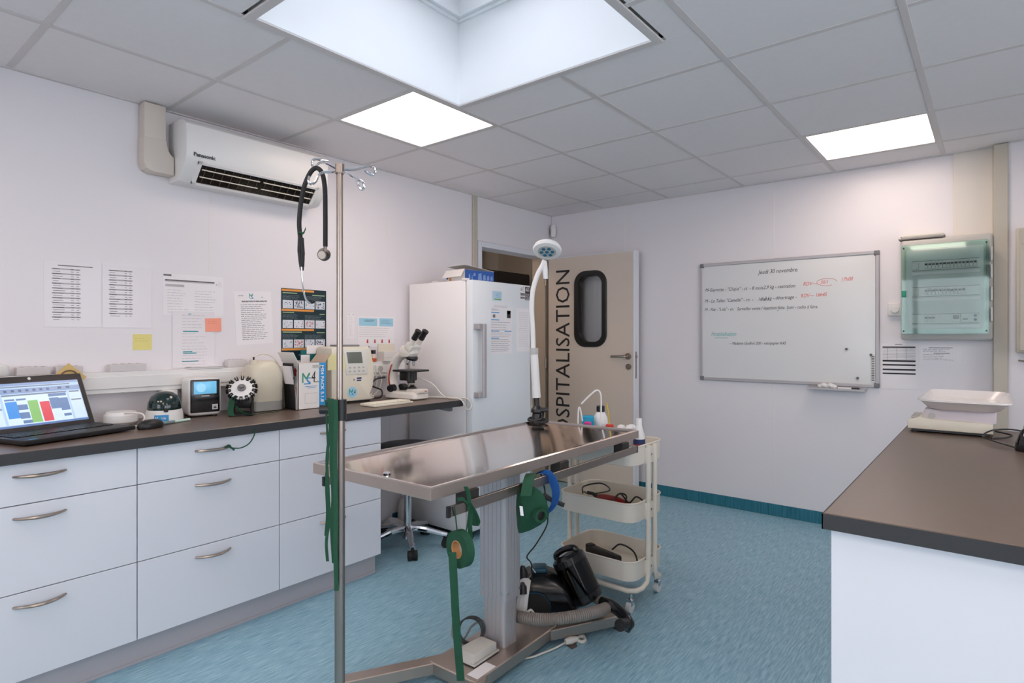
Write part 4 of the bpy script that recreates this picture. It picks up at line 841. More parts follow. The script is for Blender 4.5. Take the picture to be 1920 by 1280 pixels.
B().tube(smooth_path([(.05,-.02,.02), (.10,-.045,.03), (.15,-.03,.02), (.10,.0,.012), (.06,-.01,.03)], 6), .0045, 8).done('cable_loop', m_black, pwr)

# ------------------------------------------------------------------ vacuum cleaner on the floor
vc = T('vacuum_cleaner', 'black cylinder vacuum cleaner with clear dust canister behind the table column', 'vacuum cleaner', (-1.60, 2.27, 0)); vo = Vector((-1.60, 2.27, 0))
m_vb = mat('vacuum_black', (20,22,26), .2, var=.1)
VD = 2.78; V_ = lambda u, v, d=VD: at(u, v, d)-vo
def vrot(a): return Matrix.Rotation(a, 4, 'Z')
VM = vrot(YAW)                                            # local x to the viewer's right, y away
B().loft([[(x, y, z) for x, y in rrect(w_, d_, .05, 5, cx_)] for w_, d_, z, cx_ in ((.24,.18,.03,-.03), (.28,.21,.06,-.02), (.26,.20,.13,-.03), (.20,.17,.18,-.05), (.12,.12,.205,-.06))], True, VM).done('body', m_vb, vc)
for sy in (-1, 1):
    wv = B().lathe([(0,-.016), (.055,-.016), (.072,-.008), (.072,.010), (.0,.016)], 32, VM @ Matrix.Translation((-.085, sy*.115, .075)) @ Matrix.Rotation(R(-90*sy), 4, 'X') @ Matrix.Scale(-1 if sy > 0 else 1, 4, (0,0,1))).done('wheel', m_rubber, vc)
    annulus(.070, .075, -.006, .006, VM @ Matrix.Translation((-.085, sy*.117, .075)) @ Matrix.Rotation(R(90), 4, 'X')).done('wheel_trim', mat('vacuum_blue', (16,70,92), .35), wv)
B().box(-.09,-.02,-.04,.04,.195,.225,.012,3,VM).done('carry_handle', MATS['vacuum_blue'], vc)
ca, cb_ = V_(1100,1118,2.70), V_(1066,1047,2.74); axd = (cb_-ca).normalized(); hx = axd.cross(Vector((0,0,1))).normalized(); CM = MX(hx, axd.cross(hx), axd, ca)
ln = (cb_-ca).length
B().lathe([(0,-.02), (.06,-.02), (.074,-.01), (.076,.02), (.0,.02)], 32, CM).done('canister_base', m_vb, vc)
B().lathe([(.074,.02), (.078,ln-.02), (.076,ln-.02), (.072,.02)], 32, CM).done('dust_canister', clear_mat('smoked_plastic', (.32,.36,.38)), vc)
B().lathe([(0,.02), (.045,.02), (.05,ln*.6), (.03,ln-.02), (0,ln-.02)], 24, CM).done('cyclone', m_vb, vc)
B().lathe([(0,ln-.02), (.079,ln-.02), (.078,ln+.008), (.06,ln+.022), (0,ln+.024)], 32, CM).done('canister_lid', m_vb, vc)
B().tube(smooth_path([(0,-.055,ln+.01), (0,-.05,ln+.035), (0,-.0,ln+.045), (0,.05,ln+.035), (0,.055,ln+.01)], 4), .014, 10, M=CM).done('canister_handle', m_vb, vc)
def ribs(path, r):
    P_ = smooth_path(path, 22); return B().tube(P_, [r*(1+.16*(k % 2)) for k in range(len(P_))], 14)
m_hose = mat('hose_grey', (128,120,114), .45)
ribs([V_(1136,1140,2.50), V_(1120,1146,2.42), V_(1085,1154,2.36), V_(1040,1160,2.33), V_(1000,1160,2.36), V_(960,1152,2.48), V_(935,1135,2.66), V_(945,1105,2.84), V_(975,1085,2.88), V_(1010,1080,2.86)], .021).done('hose', m_hose, vc)
B().tube([V_(1100,1112,2.74), V_(1118,1122,2.68), V_(1134,1132,2.60)], .021, 14).done('wand_pipe', m_hose, vc)
B().tube(smooth_path([V_(1130,1128,2.61), V_(1148,1136,2.55), V_(1166,1150,2.49), V_(1178,1166,2.45), V_(1172,1178,2.43)], 4), [.024,.025,.026,.026,.026,.025,.025,.024,.024,.023,.023,.023,.023,.023,.023,.023,.023], 14).done('hose_grip', m_vb, vc)
B().cyl(V_(1180,1168,2.46), V_(1162,1172,2.40), .024).done('grip_end', m_black, vc)
ps_ = T('power_strip', 'white multi-socket power strip with plugs leaning beside the vacuum cleaner', 'power strip', tuple(at(979,1140,2.52))); po = at(979,1140,2.52); V_ = lambda u, v, d=2.52: at(u, v, d)-po
B().tube([V_(978,1143), V_(981,1116), V_(985,1090,2.6)], .026, 8, flat=.8).done('body', m_whitep, ps_)
B().tube([V_(980,1114,2.49), V_(979,1100,2.50), V_(980,1094,2.52)], [.018,.020,.010], 12).tube([V_(981,1080,2.5), V_(980,1068,2.5), V_(980,1060,2.5)], [.020,.018,.007], 12).done('plug', m_black, ps_)
B().tube(smooth_path([V_(975,1144), V_(985,1150,2.48), V_(995,1143,2.5), V_(1003,1153,2.5)], 4), .005, 8).tube(smooth_path([V_(980,1060,2.5), V_(990,1056,2.52), V_(1004,1073,2.56)], 4), .0025, 6).done('cable', m_cable, ps_)
fpl = T('floor_plug', 'white plug and cable lying on the floor under the table leg', 'plug', tuple(at(1075,1205,2.455))); fo2 = at(1075,1205,2.46); fz = .012
def fl(u, v, z=.012):
    k = (CAMZ-z)*FPX/(v-HORIZON); return at(u, v, k)
fb = fl(1070,1203); fpl.location = (fb.x, fb.y, 0)
G_ = lambda u, v, z=.008: fl(u, v, z)-Vector((fb.x, fb.y, 0))
B().tube([G_(1060,1203,.014), G_(1070,1200,.016), G_(1082,1197,.014)], [.012,.016,.010], 10).done('plug_body', m_cable, fpl)
B().tube(smooth_path([G_(1080,1198), G_(1090,1203), G_(1097,1200), G_(1094,1193), G_(1086,1194), G_(1080,1198)], 5), .007, 8).done('plug_ring', m_cable, fpl)
B().tube(smooth_path([G_(1062,1203), G_(1040,1215), G_(1015,1225), G_(995,1232), G_(960,1236)], 5), .004, 8).done('cable', m_cable, fpl)
B().add([G_(u, v, .0008) for u, v in ((1055,1205), (1080,1203), (1083,1212), (1072,1217))], [(0,1,2,3)]).done('floor_patch', mat('floor_patch_brown', (96,84,84), .6), fpl)

# ------------------------------------------------------------------ island with scale
isl = T('island_unit', 'white island cabinet in the right foreground', 'cabinet', (.25, 2.3, 0))
B().box(-.281, .72, 1.482, 3.19, .0, .8635, .002, 1).done('body', m_white, isl, True)
B().box(-.281, .72, 1.478, 1.482, .06, .8635, .001, 1).done('end_panel', m_white, isl, True)
it = T('island_worktop', 'dark brown laminate worktop on the right island', 'worktop', (.25, 2.3, .865))
B().box(-.293, .74, 1.459, 3.215, .865, .9, .002, 1).done('slab', m_top, it, True); B().box(-.2955, -.293, 1.456, 3.215, .865, .8985).box(-.2955, .74, 1.456, 1.459, .865, .8985).done('edge_band', m_topedge, it, True)
sc_ = T('pet_scale', 'cream electronic scale with a white weighing dish on the island', 'scale', (-.13, 3.06, .9))
B().prism([(-.145,.0), (.13,.0), (.13,.040), (-.07,.045), (-.10,.050), (-.145,.030)], -.13, .13, MX((1,0,0), (0,0,1), (0,-1,0), (0,0,.014)), .006).done('base', m_beige, sc_)
B().box(-.13, .12, -.12, .12, .006, .014).done('underside', m_black, sc_)
for x in (-.12, .10):
    for y in (-.10, .10): B().cyl((x,y,0), (x,y,.008), .014, seg=14).done('foot', m_rubber, sc_)
B().box(-.09, .14, -.115, .115, .050, .098, .008, 2).done('weighing_block', mat('block_lilac', (214,206,212), .4), sc_)
B().cyl((-.065,-.115,.07), (-.065,-.119,.07), .012).done('round_button', m_lgrey, sc_)
B().box(-.138, -.102, -.08, .08, .052, .060, .002, 1, Matrix.Rotation(0, 4, 'Y')).done('display', m_lgrey, sc_)
m_dish = mat('dish_white', (236,230,228), .18)
dcx, dcy = .0385, .115
def dr_(w_, d_, z, r=.06): return [(x, y, z) for x, y in rrect(w_, d_, r, 6, dcx, dcy)]
B().loft([dr_(.20,.50,.098,.05), dr_(.23,.53,.104,.05), dr_(.27,.58,.125), dr_(.285,.60,.134), dr_(.297,.612,.134), dr_(.297,.612,.140), dr_(.280,.595,.142), dr_(.262,.575,.130), dr_(.225,.53,.108,.05)], True).done('dish', m_dish, sc_)
bk_ = T('black_charger', 'black rounded charger with white lettering at the right edge of the island', 'charger', (.098, 2.68, .9))
B().lathe([(0,0), (.040,0), (.042,.006), (.037,.035), (.028,.062), (.02,.075), (0,.078)], 28).done('body', m_blackg, bk_)
text('and', .026, m_paper, bk_, MX((.80,.6,0), (0,0,1), (.6,-.80,0), (-.012, -.0415, .015)), 'lettering', bold=.0004)
B().cyl((0,0,.076), (0,0,.086), .018).done('contact', mat('contact_green', (120,170,130), .4), bk_)
solo(B().tube(smooth_path([(0,0,.02), (.05,-.02,.012), (.03,-.06,.005), (.0,-.08,.003), (-.01,-.10,.003)], 6), .003, 8), 'scale_cable', m_black, 'short black cable curling from the scale onto the island', 'cable', (.005, 3.0, .9))
solo(B().tube(smooth_path([(.0,.0,.005), (-.06,.05,.015), (-.09,.13,.02), (-.06,.2,.035), (.0,.22,.04), (.06,.2,.03), (.12,.18,.01)], 6), .003, 8), 'charger_cable', m_black, 'black charger cable arching behind the charger on the island', 'cable', (.06, 2.71, .9))

# ------------------------------------------------------------------ things on the long worktop
ZT = .9005
# laptop
lt = T('laptop', 'open black laptop showing a coloured planner on its screen', 'laptop', (-2.655, .548, ZT), R(107.0))
LW, LDp = .405, .255                                   # local x along the front edge (viewer's right), y to the back
B().prism([(0,0), (LW,0), (LW,LDp), (0,LDp)], .004, .022, None, .004).done('base', m_black, lt)
kb = B().box(.018, LW-.018, .095, .235, .0218, .0228).done('keyboard_deck', m_blackg, lt)
keys = B()
for r_ in range(6):
    n = 17
    for k in range(n): keys.box(.022+k*(LW-.044)/n, .022+(k+.86)*(LW-.044)/n, .099+r_*.0222, .117+r_*.0222, .0226, .0248, .0008, 1)
keys = keys.done('keys', m_black, lt); keys['kind'] = 'stuff'
B().box(.14, .25, .012, .078, .0218, .0224).done('touchpad', mat('touchpad', (34,34,36), .5), lt)
B().cyl((.195,.165,.024), (.195,.165,.0262), .005, seg=12).done('pointing_stick', m_red, lt)
B().box(.02, .05, .010, .024, .0218, .0222).done('sticker', m_blue, lt)
SM = Matrix.Translation((0, LDp-.006, .018)) @ Matrix.Rotation(R(-25), 4, 'X')   # screen leans back
SH = .236
B().box(0, LW, 0, .012, 0, SH, .005, 2, SM).done('lid', mat('lid_dark', (58,52,52), .45), lt)
B().box(-.0015, .0005, .002, .012, .004, SH-.006, .0006, 1, SM).box(LW-.0005, LW+.0015, .002, .012, .004, SH-.006, .0006, 1, SM).done('lid_side', m_lgrey, lt)
SR = SM @ MX((1,0,0), (0,0,1), (0,-1,0), (.022, -.0004, .022)); sw, sh = LW-.044, SH-.052
def scr(name, rgb, rects, z=0):
    m_ = mat('screen_'+name, rgb, .25, emit=(rgb, .2), var=.05, vscale=60)
    for x0, x1, y0, y1 in rects: B().rect(x0*sw, x1*sw, (1-y1)*sh, (1-y0)*sh, z, SR).done(name, m_, sd)
sd = B().rect(0, sw, 0, sh, 0, SR).done('display', mat('screen_back', (168,196,224), .25, emit=((168,196,224), .2)), lt)
scr('toolbar', (128,150,188), [(0,1,.0,.06), (0,1,.13,.24)], .0003)
scr('side_pane', (196,216,236), [(.03,.165,.30,.52), (.03,.165,.60,.94), (.86,.99,.28,.94)], .0003)
scr('planner', (202,222,240), [(.19,.84,.30,.95)], .0003)
scr('heading_bar', (110,118,138), [(.03,.165,.27,.295), (.03,.165,.56,.585), (.19,.84,.262,.29), (.87,.98,.27,.30), (.87,.98,.47,.50), (.02,.9,.075,.10)], .0005)
scr('blue_slot', (70,140,214), [(.205,.315,.42,.80)], .0006); scr('green_slot', (130,182,110), [(.42,.52,.42,.93)], .0006); scr('red_slot', (206,76,90), [(.535,.635,.47,.93)], .0006)
scr('mixed_slot', (100,128,170), [(.315,.41,.50,.62), (.315,.41,.68,.82), (.64,.74,.40,.66), (.74,.835,.42,.72), (.315,.41,.36,.40), (.205,.30,.36,.40), (.64,.83,.30,.37), (.33,.42,.86,.93), (.75,.83,.80,.86)], .0006)
scr('toolbar_icon', (86,98,128), [(.08+.07*k,.11+.07*k,.155,.205) for k in range(9)] + [(.76,.80,.145,.20), (.85,.89,.145,.20)], .0006)
scr('task_bar', (90,120,170), [(.08,1,.955,1)], .0006)
B().cyl((LW/2,-.0006,SH-.013), (LW/2,.001,SH-.013), .006, seg=14, M=SM).done('webcam_cover', m_whitep, lt)
# mouse, adapter
ms_ = T('computer_mouse', 'black computer mouse beside the laptop', 'mouse', (-2.795, 1.0, ZT), R(15))
rings = [[(.032*s_*math.cos(a), .056*s_*math.sin(a), z) for a in [2*math.pi*k/22 for k in range(22)]] for s_, z in ((.94,.001), (1,.008), (.96,.02), (.8,.030), (.5,.036), (.15,.038))]
B().loft(rings, True).done('shell', m_black, ms_); B().cyl((0,.03,.030), (0,.042,.026), .005, seg=10).done('wheel', m_rubber, ms_)
ad = T('white_device', 'rounded white plastic unit with cable behind the laptop corner', 'device', (-3.03, .965, ZT))
B().lathe([(0,0), (.055,0), (.066,.012), (.066,.042), (.056,.056), (0,.06)], 28).done('shell', m_whitep, ad)
solo(B().tube(smooth_path([(0,0,.05), (.03,.02,.055), (.07,.06,.05), (.10,.06,.03), (.12,.03,.006), (.10,.0,.004)], 6), .004, 8), 'white_cable', m_cable, 'white cable arching between laptop and mouse', 'cable', (-2.99, .95, ZT))
# mini centrifuge
cf = T('mini_centrifuge', 'small white centrifuge with dark transparent dome lid', 'centrifuge', (-2.985, 1.127, ZT))
B().lathe([(0,.0), (.074,.0), (.078,.006), (.075,.04), (.072,.055), (.0,.055)], 36).done('base', m_whitep, cf)
B().lathe([(.069,.055), (.070,.060), (.067,.085), (.055,.115), (.035,.132), (.012,.138), (0,.138)], 36).done('dome_lid', mat('dome_green', (14,38,36), .08, spec=.7), cf)
B().box(-.010, .006, -.008, .008, .048, .060, .002, 1, Matrix.Translation((.07,-.02,0))).done('latch', m_black, cf)
lb = B(); n = 8
for k in range(n):
    a0, a1 = R(-52+k*5.5), R(-52+(k+1)*5.5); r_ = .0785
    lb.add([(r_*math.cos(a0), r_*math.sin(a0), .008), (r_*math.cos(a1), r_*math.sin(a1), .008), ((r_-.002)*math.cos(a1), (r_-.002)*math.sin(a1), .036), ((r_-.002)*math.cos(a0), (r_-.002)*math.sin(a0), .036)], [(0,1,2,3)])
lb.done('blue_label', m_blue, cf)
text('Mobile', .017, m_paper, cf, MX((.57,.82,0), (0,0,1), (.82,-.57,0), (.051, -.061, .016)), 'lettering', .2, .0004)
pn = T('pen', 'pale green and white pen lying before the centrifuge', 'pen', (-2.885, 1.155, ZT+.0065), R(108))
B().cyl((-.075,0,0), (.05,0,0), .0062, seg=12).done('barrel', mat('pen_pale', (196,226,216), .4), pn); B().cyl((-.085,0,0), (-.03,0,0), .0068, seg=12).done('cap', mat('pen_grey', (120,140,140), .4), pn)
# analyser with touch screen
an = T('analyser', 'white compact analyser with black front and small blue touch screen', 'analyser', (-3.07, 1.322, ZT), R(-8))
B().box(-.046, .088, -.075, .075, .006, .188, .02, 4).done('housing', m_whitep, an)
B().box(.082, .092, -.066, .066, .022, .182, .012, 3).done('black_front', m_blackg, an)
B().box(.0915, .0935, -.052, .050, .112, .172, .004, 2).done('screen', mat('touch_screen', (110,184,222), .2, emit=((110,184,222), .16)), an)
B().cyl((.0932,-.02,.143), (.0940,-.02,.143), .022).done('screen_dial', mat('screen_dial', (150,206,236), .2, emit=((150,206,236), .16)), an)
B().rect(-.018, .018, .100, .105, .0925, MX((0,1,0), (0,0,1), (1,0,0), (0,0,0))).done('maker_plate', m_lgrey, an)
B().box(.0915, .0928, .030, .056, .034, .060).done('logo_plate', m_lgrey, an); B().prism([(-.008,-.006), (.008,-.006), (0,.006)], 0, .0006, MX((0,1,0), (0,0,1), (1,0,0), (.0929, .043, .046))).done('logo_mark', m_black, an)
for x in (-.025, .06):
    for y in (-.05, .05): B().cyl((x,y,0), (x,y,.008), .012, seg=12).done('foot', m_rubber, an)
wa = T('power_adapter', 'white boxy adapter hung on the wall left of the analyser', 'adapter', (-3.15, 1.205, .955))
B().box(-.04, .03, -.035, .035, 0, .075, .006, 2).done('case', m_whitep, wa); B().prism([(-.012,.02), (.012,.02), (.014,.045), (.0,.055), (-.014,.045)], 0, .001, MX((0,1,0), (0,0,1), (1,0,0), (.03, 0, .0)), 0).done('print', m_lgrey, wa)
# blood tube rotator
rt = T('tube_rotator', 'white toothed disc rotator with black clips and green strap', 'tube rotator', (-2.925, 1.462, ZT), R(-32))
RX_ = Matrix.Translation((.0,0,.128)) @ Matrix.Rotation(R(52), 4, 'Y')
B().lathe([(0,-.006), (.055,-.006), (.062,-.003), (.062,.003), (.055,.007), (.02,.009), (0,.010)], 40, RX_).done('disc', m_whitep, rt)
B().lathe([(0,.009), (.020,.009), (.019,.018), (.011,.020), (.010,.030), (0,.031)], 24, RX_).done('knob', m_grey, rt)
for k in range(14):
    a = 2*math.pi*k/14; M = RX_ @ Matrix.Rotation(a, 4, 'Z')
    B().box(.050, .074, -.007, -.0035, -.008, .012, .001, 1, M).box(.050, .074, .0035, .007, -.008, .012, .001, 1, M).box(.049, .056, -.007, .007, -.008, .010, .001, 1, M).done('clip', m_black, rt)
B().box(-.075, -.022, -.045, .045, .03, .095, .008, 2).done('motor', m_black, rt)
B().box(-.08, .06, -.055, .055, 0, .008, .002, 1).box(-.065, -.045, -.050, -.036, .008, .08, .002, 1).box(-.065, -.045, .036, .050, .008, .08, .002, 1).tube([(.04,-.05,.006), (-.03,-.045,.06)], .004, 6).tube([(.04,.05,.006), (-.03,.045,.06)], .004, 6).done('stand', m_black, rt)
tc_ = T('green_tourniquet', 'green tourniquet band lying around the rotator stand', 'tourniquet', (-2.86, 1.48, ZT)); 
B().ribbon(smooth_path([(-.02,-.09,.004), (-.045,-.085,.03), (-.055,-.07,.08), (-.045,-.06,.095)], 5), (.02,.02,0), .002).done('upright_band', m_green, tc_)
B().ribbon(smooth_path([(-.02,-.07,.05), (.0,-.05,.02), (.02,-.01,.006), (.03,.05,.009), (.01,.10,.006), (.025,.13,.008)], 6), (.014,.004,.004), .002).done('trailing_band', m_green, tc_)
# jerrycan
jc = T('jerrycan', 'milky beige plastic jerrycan with a thin hose in its cap', 'jerrycan', (-3.02, 1.618, ZT))
m_jc = mat('milky_beige', (214,206,186), .35, var=.06, vscale=10)
def jr(w_, d_, z, r=.035, cx_=0): return [(x, y, z) for x, y in rrect(w_, d_, r, 5, 0, cx_)]
B().loft([jr(.14,.165,.045), jr(.15,.178,.055), jr(.152,.180,.17), jr(.15,.176,.20), jr(.135,.15,.235,.04), jr(.10,.10,.258,.03,.01), jr(.06,.06,.264,.02,.01)], True).done('can', m_jc, jc)
B().loft([jr(.135,.16,0), jr(.15,.177,.004), jr(.151,.178,.052), jr(.14,.165,.054)], True).done('liquid_band', mat('grey_band', (150,148,142), .35), jc)
B().cyl((0,-.045,.225), (0,-.045,.268), .022).done('cap', m_jc, jc)
B().tube(smooth_path([(0,-.045,.265), (0,-.04,.285), (.0,.0,.30), (.01,.05,.285), (.02,.085,.23), (.03,.10,.12)], 6), .0042, 8).done('hose', mat('clear_hose', (222,214,200), .3), jc)
B().cyl((0,-.045,.268), (0,-.045,.284), .005, seg=8).done('hose_plug', m_black, jc)
# folder leaning, reagent box, teal folder
fo3 = T('black_folder', 'black folder with loose white pages leaning between jerrycan and carton', 'folder', (-2.868, 1.728, ZT), R(-2))
FM = Matrix.Rotation(R(3), 4, 'X')
B().box(-.11, .0, -.006, -.003, .003, .25, .001, 1, FM).done('cover', m_black, fo3)
for k in range(3): B().ribbon(smooth_path([(-.05,-.001+k*.0015,.004), (-.05,.002+k*.001,.08), (-.05,-.004-.003*k,.16), (-.05,-.012-.006*k,.235)], 5), (.095,0,0), .0006, FM).done('page', m_paper, fo3)
rbx = T('reagent_carton', 'white reagent carton with green-blue logo and blue side stripe', 'carton', (-2.945, 1.822, ZT))
BW, BD, BH = .155, .168, .248
bx_ = B()
for a, b, c_, d_ in ((-BW/2,-BW/2+.003,-BD/2,BD/2), (BW/2-.003,BW/2,-BD/2,BD/2), (-BW/2,BW/2,-BD/2,-BD/2+.003), (-BW/2,BW/2,BD/2-.003,BD/2)): bx_.box(a, b, c_, d_, 0, BH)
bx_.box(-BW/2, BW/2, -BD/2, BD/2, 0, .003).done('box_walls', m_ctn, rbx)
B().box(BW/2, BW/2+.0006, BD/2-.042, BD/2, 0, BH).done('blue_stripe', mat('stripe_blue', (40,150,214), .5), rbx)
fl_ = mat('flap_kraft', (186,168,150), .8)
B().box(-BW/2, BW/2, -.065, 0, 0, .003, 0, 1, Matrix.Translation((0,-BD/2,BH)) @ Matrix.Rotation(R(-62), 4, 'X')).done('flap', m_ctn, rbx)
B().box(-BW/2+.01, BW/2-.01, 0, .06, 0, .003, 0, 1, Matrix.Translation((0,BD/2,BH)) @ Matrix.Rotation(R(48), 4, 'X')).done('flap', fl_, rbx)
B().box(-BW/2+.004, BW/2-.004, -BD/2+.004, BD/2-.004, BH-.035, BH-.02).done('packed_reagents', mat('kraft_brown', (150,98,64), .8, var=.4, vscale=60), rbx)
BM = MX((0,1,0), (0,0,1), (1,0,0), (BW/2+.0007, 0, 0))
ms_logo(rbx, BM @ Matrix.Translation((-.030,.165,0)), .062)
text('4', .085, m_inkd, rbx, BM @ Matrix.Translation((-.008,.145,0)), 'lettering', .15, sx=.6); text('Series', .012, m_inkd, rbx, BM @ Matrix.Translation((.012,.142,0)), 'lettering')
text('MS4 PACK 5.1.8', .026, m_paper, rbx, BM @ MX((0,-1,0), (1,0,0), (0,0,1), (.052,.235,.0008)), 'side_lettering', sx=1.15, bold=.0006)
prints(rbx, BM, [(-.045,.03,-.124,-.121), (-.03,.02,-.116,-.113)], m_blue, 'small_print')
ln_ = B()
for x0, x1, z0, z1 in ((-.045,.03,.085,.0865), (-.045,.03,.03,.0315), (-.045,-.0435,.03,.0865), (.0285,.03,.03,.0865)): ln_.rect(x0, x1, z0, z1, 0, BM)
ln_.done('printed_frame', m_inkl, rbx)
B().rect(.0, .05, .222, .238, .001, BM).done('tape', m_lgrey, rbx)
LM = MX((1,0,0), (0,0,1), (0,-1,0), (0, -BD/2-.0006, 0))
B().prism([(-.01,.18), (.01,.18), (.01,.205), (.02,.205), (0,.225), (-.02,.205), (-.01,.205)], 0, .0004, LM @ Matrix.Translation((.05,.0,0))).done('arrow_print', m_red, rbx)
text('FRAGILE', .028, m_red, rbx, LM @ MX((0,1,0), (-1,0,0), (0,0,1), (.06,.02,0)), 'side_lettering')
B().rect(-.06, .0, .12, .20, 0, LM).done('logo_print', mat('dark_logo', (70,90,120), .6), rbx)
tf = T('teal_binder', 'teal green binder standing behind the reagent carton', 'binder', (-3.118, 1.99, ZT))
B().box(-.006, .006, -.085, .10, 0, .315, .003, 1).done('cover', mat('teal_cover', (18,104,104), .35), tf); B().box(.0062, .007, -.05, .06, .29, .34).done('white_tab', m_paper, tf)
B().box(.0062, .007, -.088, -.03, .235, .285).done('photo_card', m_paper, tf)
# blood analyser
ma = T('blood_analyser', 'large cream blood analyser with grey display behind the pole', 'analyser', (-3.01, 2.125, ZT), R(-4))
MM = MX((0,1,0), (0,0,1), (1,0,0), (0,0,0))
mp_ = [(-.135,.012), (.12,.012), (.155,.018), (.158,.03), (.125,.05), (.145,.09), (.155,.15), (.150,.22), (.138,.28), (.130,.315), (.115,.332), (-.125,.332), (-.135,.322)]
B().prism(mp_, -.085, .09, MM, .012).done('housing', m_beige, ma)
B().box(-.08, .08, -.12, .125, .0, .014).done('base_plate', m_black, ma)
B().prism([(-.040,.168), (.105,.168), (.098,.315), (-.060,.315)], .09, .094, MM, .002).done('control_panel', mat('panel_cream', (222,220,212), .4), ma)
B().prism([(-.030,.235), (.068,.235), (.058,.300), (-.042,.300)], .094, .096, MM, .001).done('display', mat('lcd_grey', (112,116,108), .2), ma)
for k in range(8):
    B().box(.094, .0955, -.025+(k % 4)*.03, -.010+(k % 4)*.03, .205-.022*(k//4), .215-.022*(k//4), .001, 1).done('key', m_lgrey, ma)
m_ab = mat('maker_blue', (40,54,110), .5)
for x0, x1, z0, z1 in ((.030,.062,.140,.150), (.030,.060,.128,.136), (.008,.014,.132,.142)): B().rect(x0, x1, z0, z1, .0908, MM).done('maker_mark', m_ab, ma)
B().cyl((.0905,-.0,.065), (.092,-.0,.065), .032, seg=30).done('round_sticker', m_sky, ma)
ms_logo(ma, MM @ Matrix.Translation((-.004,.066,.0922)), .036); text('4', .04, m_inkd, ma, MM @ Matrix.Translation((.008,.052,.0922)), 'lettering', .15, sx=.6)
B().box(-.06, .06, -.06, .07, .332, .342, .003, 1).done('printer_lid', m_grey, ma)
B().box(.0905, .0915, -.16, -.02, .20, .29).done('sticky_note', mat('note_yellow', (232,226,170), .7), ma)
# keyboard
kbd = T('keyboard', 'small cream keyboard in front of the blood analyser', 'keyboard', (-2.715, 2.21, ZT), R(92))
B().prism([(-.145,-.06), (.145,-.06), (.145,.06), (-.145,.06)], .002, .014, Matrix.Rotation(R(2), 4, 'X'), .003).done('case', m_beige, kbd)
kk = B()
for r_ in range(5):
    for k in range(15): kk.box(-.135+k*.018, -.1195+k*.018, -.048+r_*.019, -.033+r_*.019, .014, .019, .001, 1)
kk = kk.done('keys', mat('key_cream', (236,230,214), .5), kbd); kk['kind'] = 'stuff'
# microscope
mc = T('microscope', 'cream binocular microscope with black stage at the worktop end', 'microscope', (-2.86, 2.50, ZT), R(4))
m_mic = mat('microscope_cream', (228,222,214), .35)
B().loft([[(x, y, z) for x, y in rrect(w_, d_, .03, 5, cx_)] for w_, d_, z, cx_ in ((.27,.13,.004,-.02), (.28,.14,.010,-.02), (.275,.135,.035,-.02), (.25,.11,.048,-.03))], True).done('foot', m_mic, mc)
B().box(.02, .125, -.045, .045, .04, .066, .008, 2).done('lamp_house', m_mic, mc)
arm = [(-.13,.045,.045), (-.150,.045,.06), (-.158,.045,.10), (-.150,.044,.16), (-.125,.042,.22), (-.085,.04,.262), (-.04,.038,.285)]
pth = smooth_path([(-.125,0,.035), (-.150,0,.10), (-.148,0,.16), (-.125,0,.215), (-.085,0,.26), (-.03,0,.285)], 5); rings = []
for i, q in enumerate(pth):
    t_ = (pth[min(i+1, len(pth)-1)]-pth[max(i-1, 0)]).normalized(); nn = Vector((-t_.z,0,t_.x)); th = .034-.008*i/len(pth); wd = .036
    rings.append([q+nn*th*math.cos(a)+Vector((0,1,0))*wd*math.sin(a) for a in [2*math.pi*k/16 for k in range(16)]])
B().loft(rings, True).done('arm', m_mic, mc)
st_ = B().ribbon([q+Vector((.012,-.0372,0)) for q in pth[:16]], Vector((.010,0,.003)), .002).done('red_stripe', m_red, mc)
B().loft([[(x, y, z) for x, y in rrect(w_, d_, .025, 5, cx_)] for w_, d_, z, cx_ in ((.10,.075,.265,-.005), (.12,.085,.285,.0), (.115,.08,.315,.0), (.08,.065,.335,.0))], True, Matrix.Translation((.0,0,0))).done('head', m_mic, mc)
tl = Matrix.Translation((.03,0,.318)) @ Matrix.Rotation(R(38), 4, 'Y')
B().box(-.03, .03, -.045, .045, -.02, .035, .01, 2, tl).done('binocular_body', m_mic, mc)
for sy in (-1, 1):
    ey = B().cyl((0,sy*.031,.02), (0,sy*.031,.075), .0175, .0165, M=tl).done('eye_tube', m_mic, mc)
    B().lathe([(0,.0), (.0185,.0), (.0195,.01), (.0185,.048), (.021,.054), (.0215,.066), (.017,.068), (.012,.064), (0,.063)], 24, tl @ Matrix.Translation((0,sy*.031,.072))).done('eyepiece', m_black, ey)
npm = Matrix.Translation((.025,0,.258)) @ Matrix.Rotation(R(14), 4, 'Y')
B().lathe([(0,.012), (.036,.012), (.040,.0), (.034,-.012), (.0,-.016)], 28, npm).done('nosepiece', m_black, mc)
for a, ln in ((0,.035), (95,.028), (190,.04), (275,.025)):
    x, y = .022*math.cos(R(a)), .022*math.sin(R(a)); B().cyl((x,y,-.01), (x*1.25,y*1.25,-.01-ln), .0105, .007, M=npm).done('objective', m_chrome, mc)
B().box(-.07, .105, -.075, .075, .172, .184, .003, 1).done('stage', m_black, mc)
B().box(-.05, .04, -.035, .035, .115, .172, .006, 2).cyl((.02,0,.10), (.02,0,.172), .024).cyl((.06,-.06,.12), (.06,-.06,.172), .009).cyl((.06,-.06,.115), (.06,-.06,.132), .013).done('condenser', m_black, mc)
B().lathe([(0,.066), (.028,.066), (.026,.074), (.014,.082), (.012,.090), (0,.09)], 24, Matrix.Translation((.03,0,0))).done('field_lens', m_black, mc)
for sy in (-1, 1): B().cyl((-.10,sy*.03,.065), (-.10,sy*.062,.065), .024).cyl((-.10,sy*.062,.065), (-.10,sy*.075,.065), .018).done('focus_knob', m_black, mc)
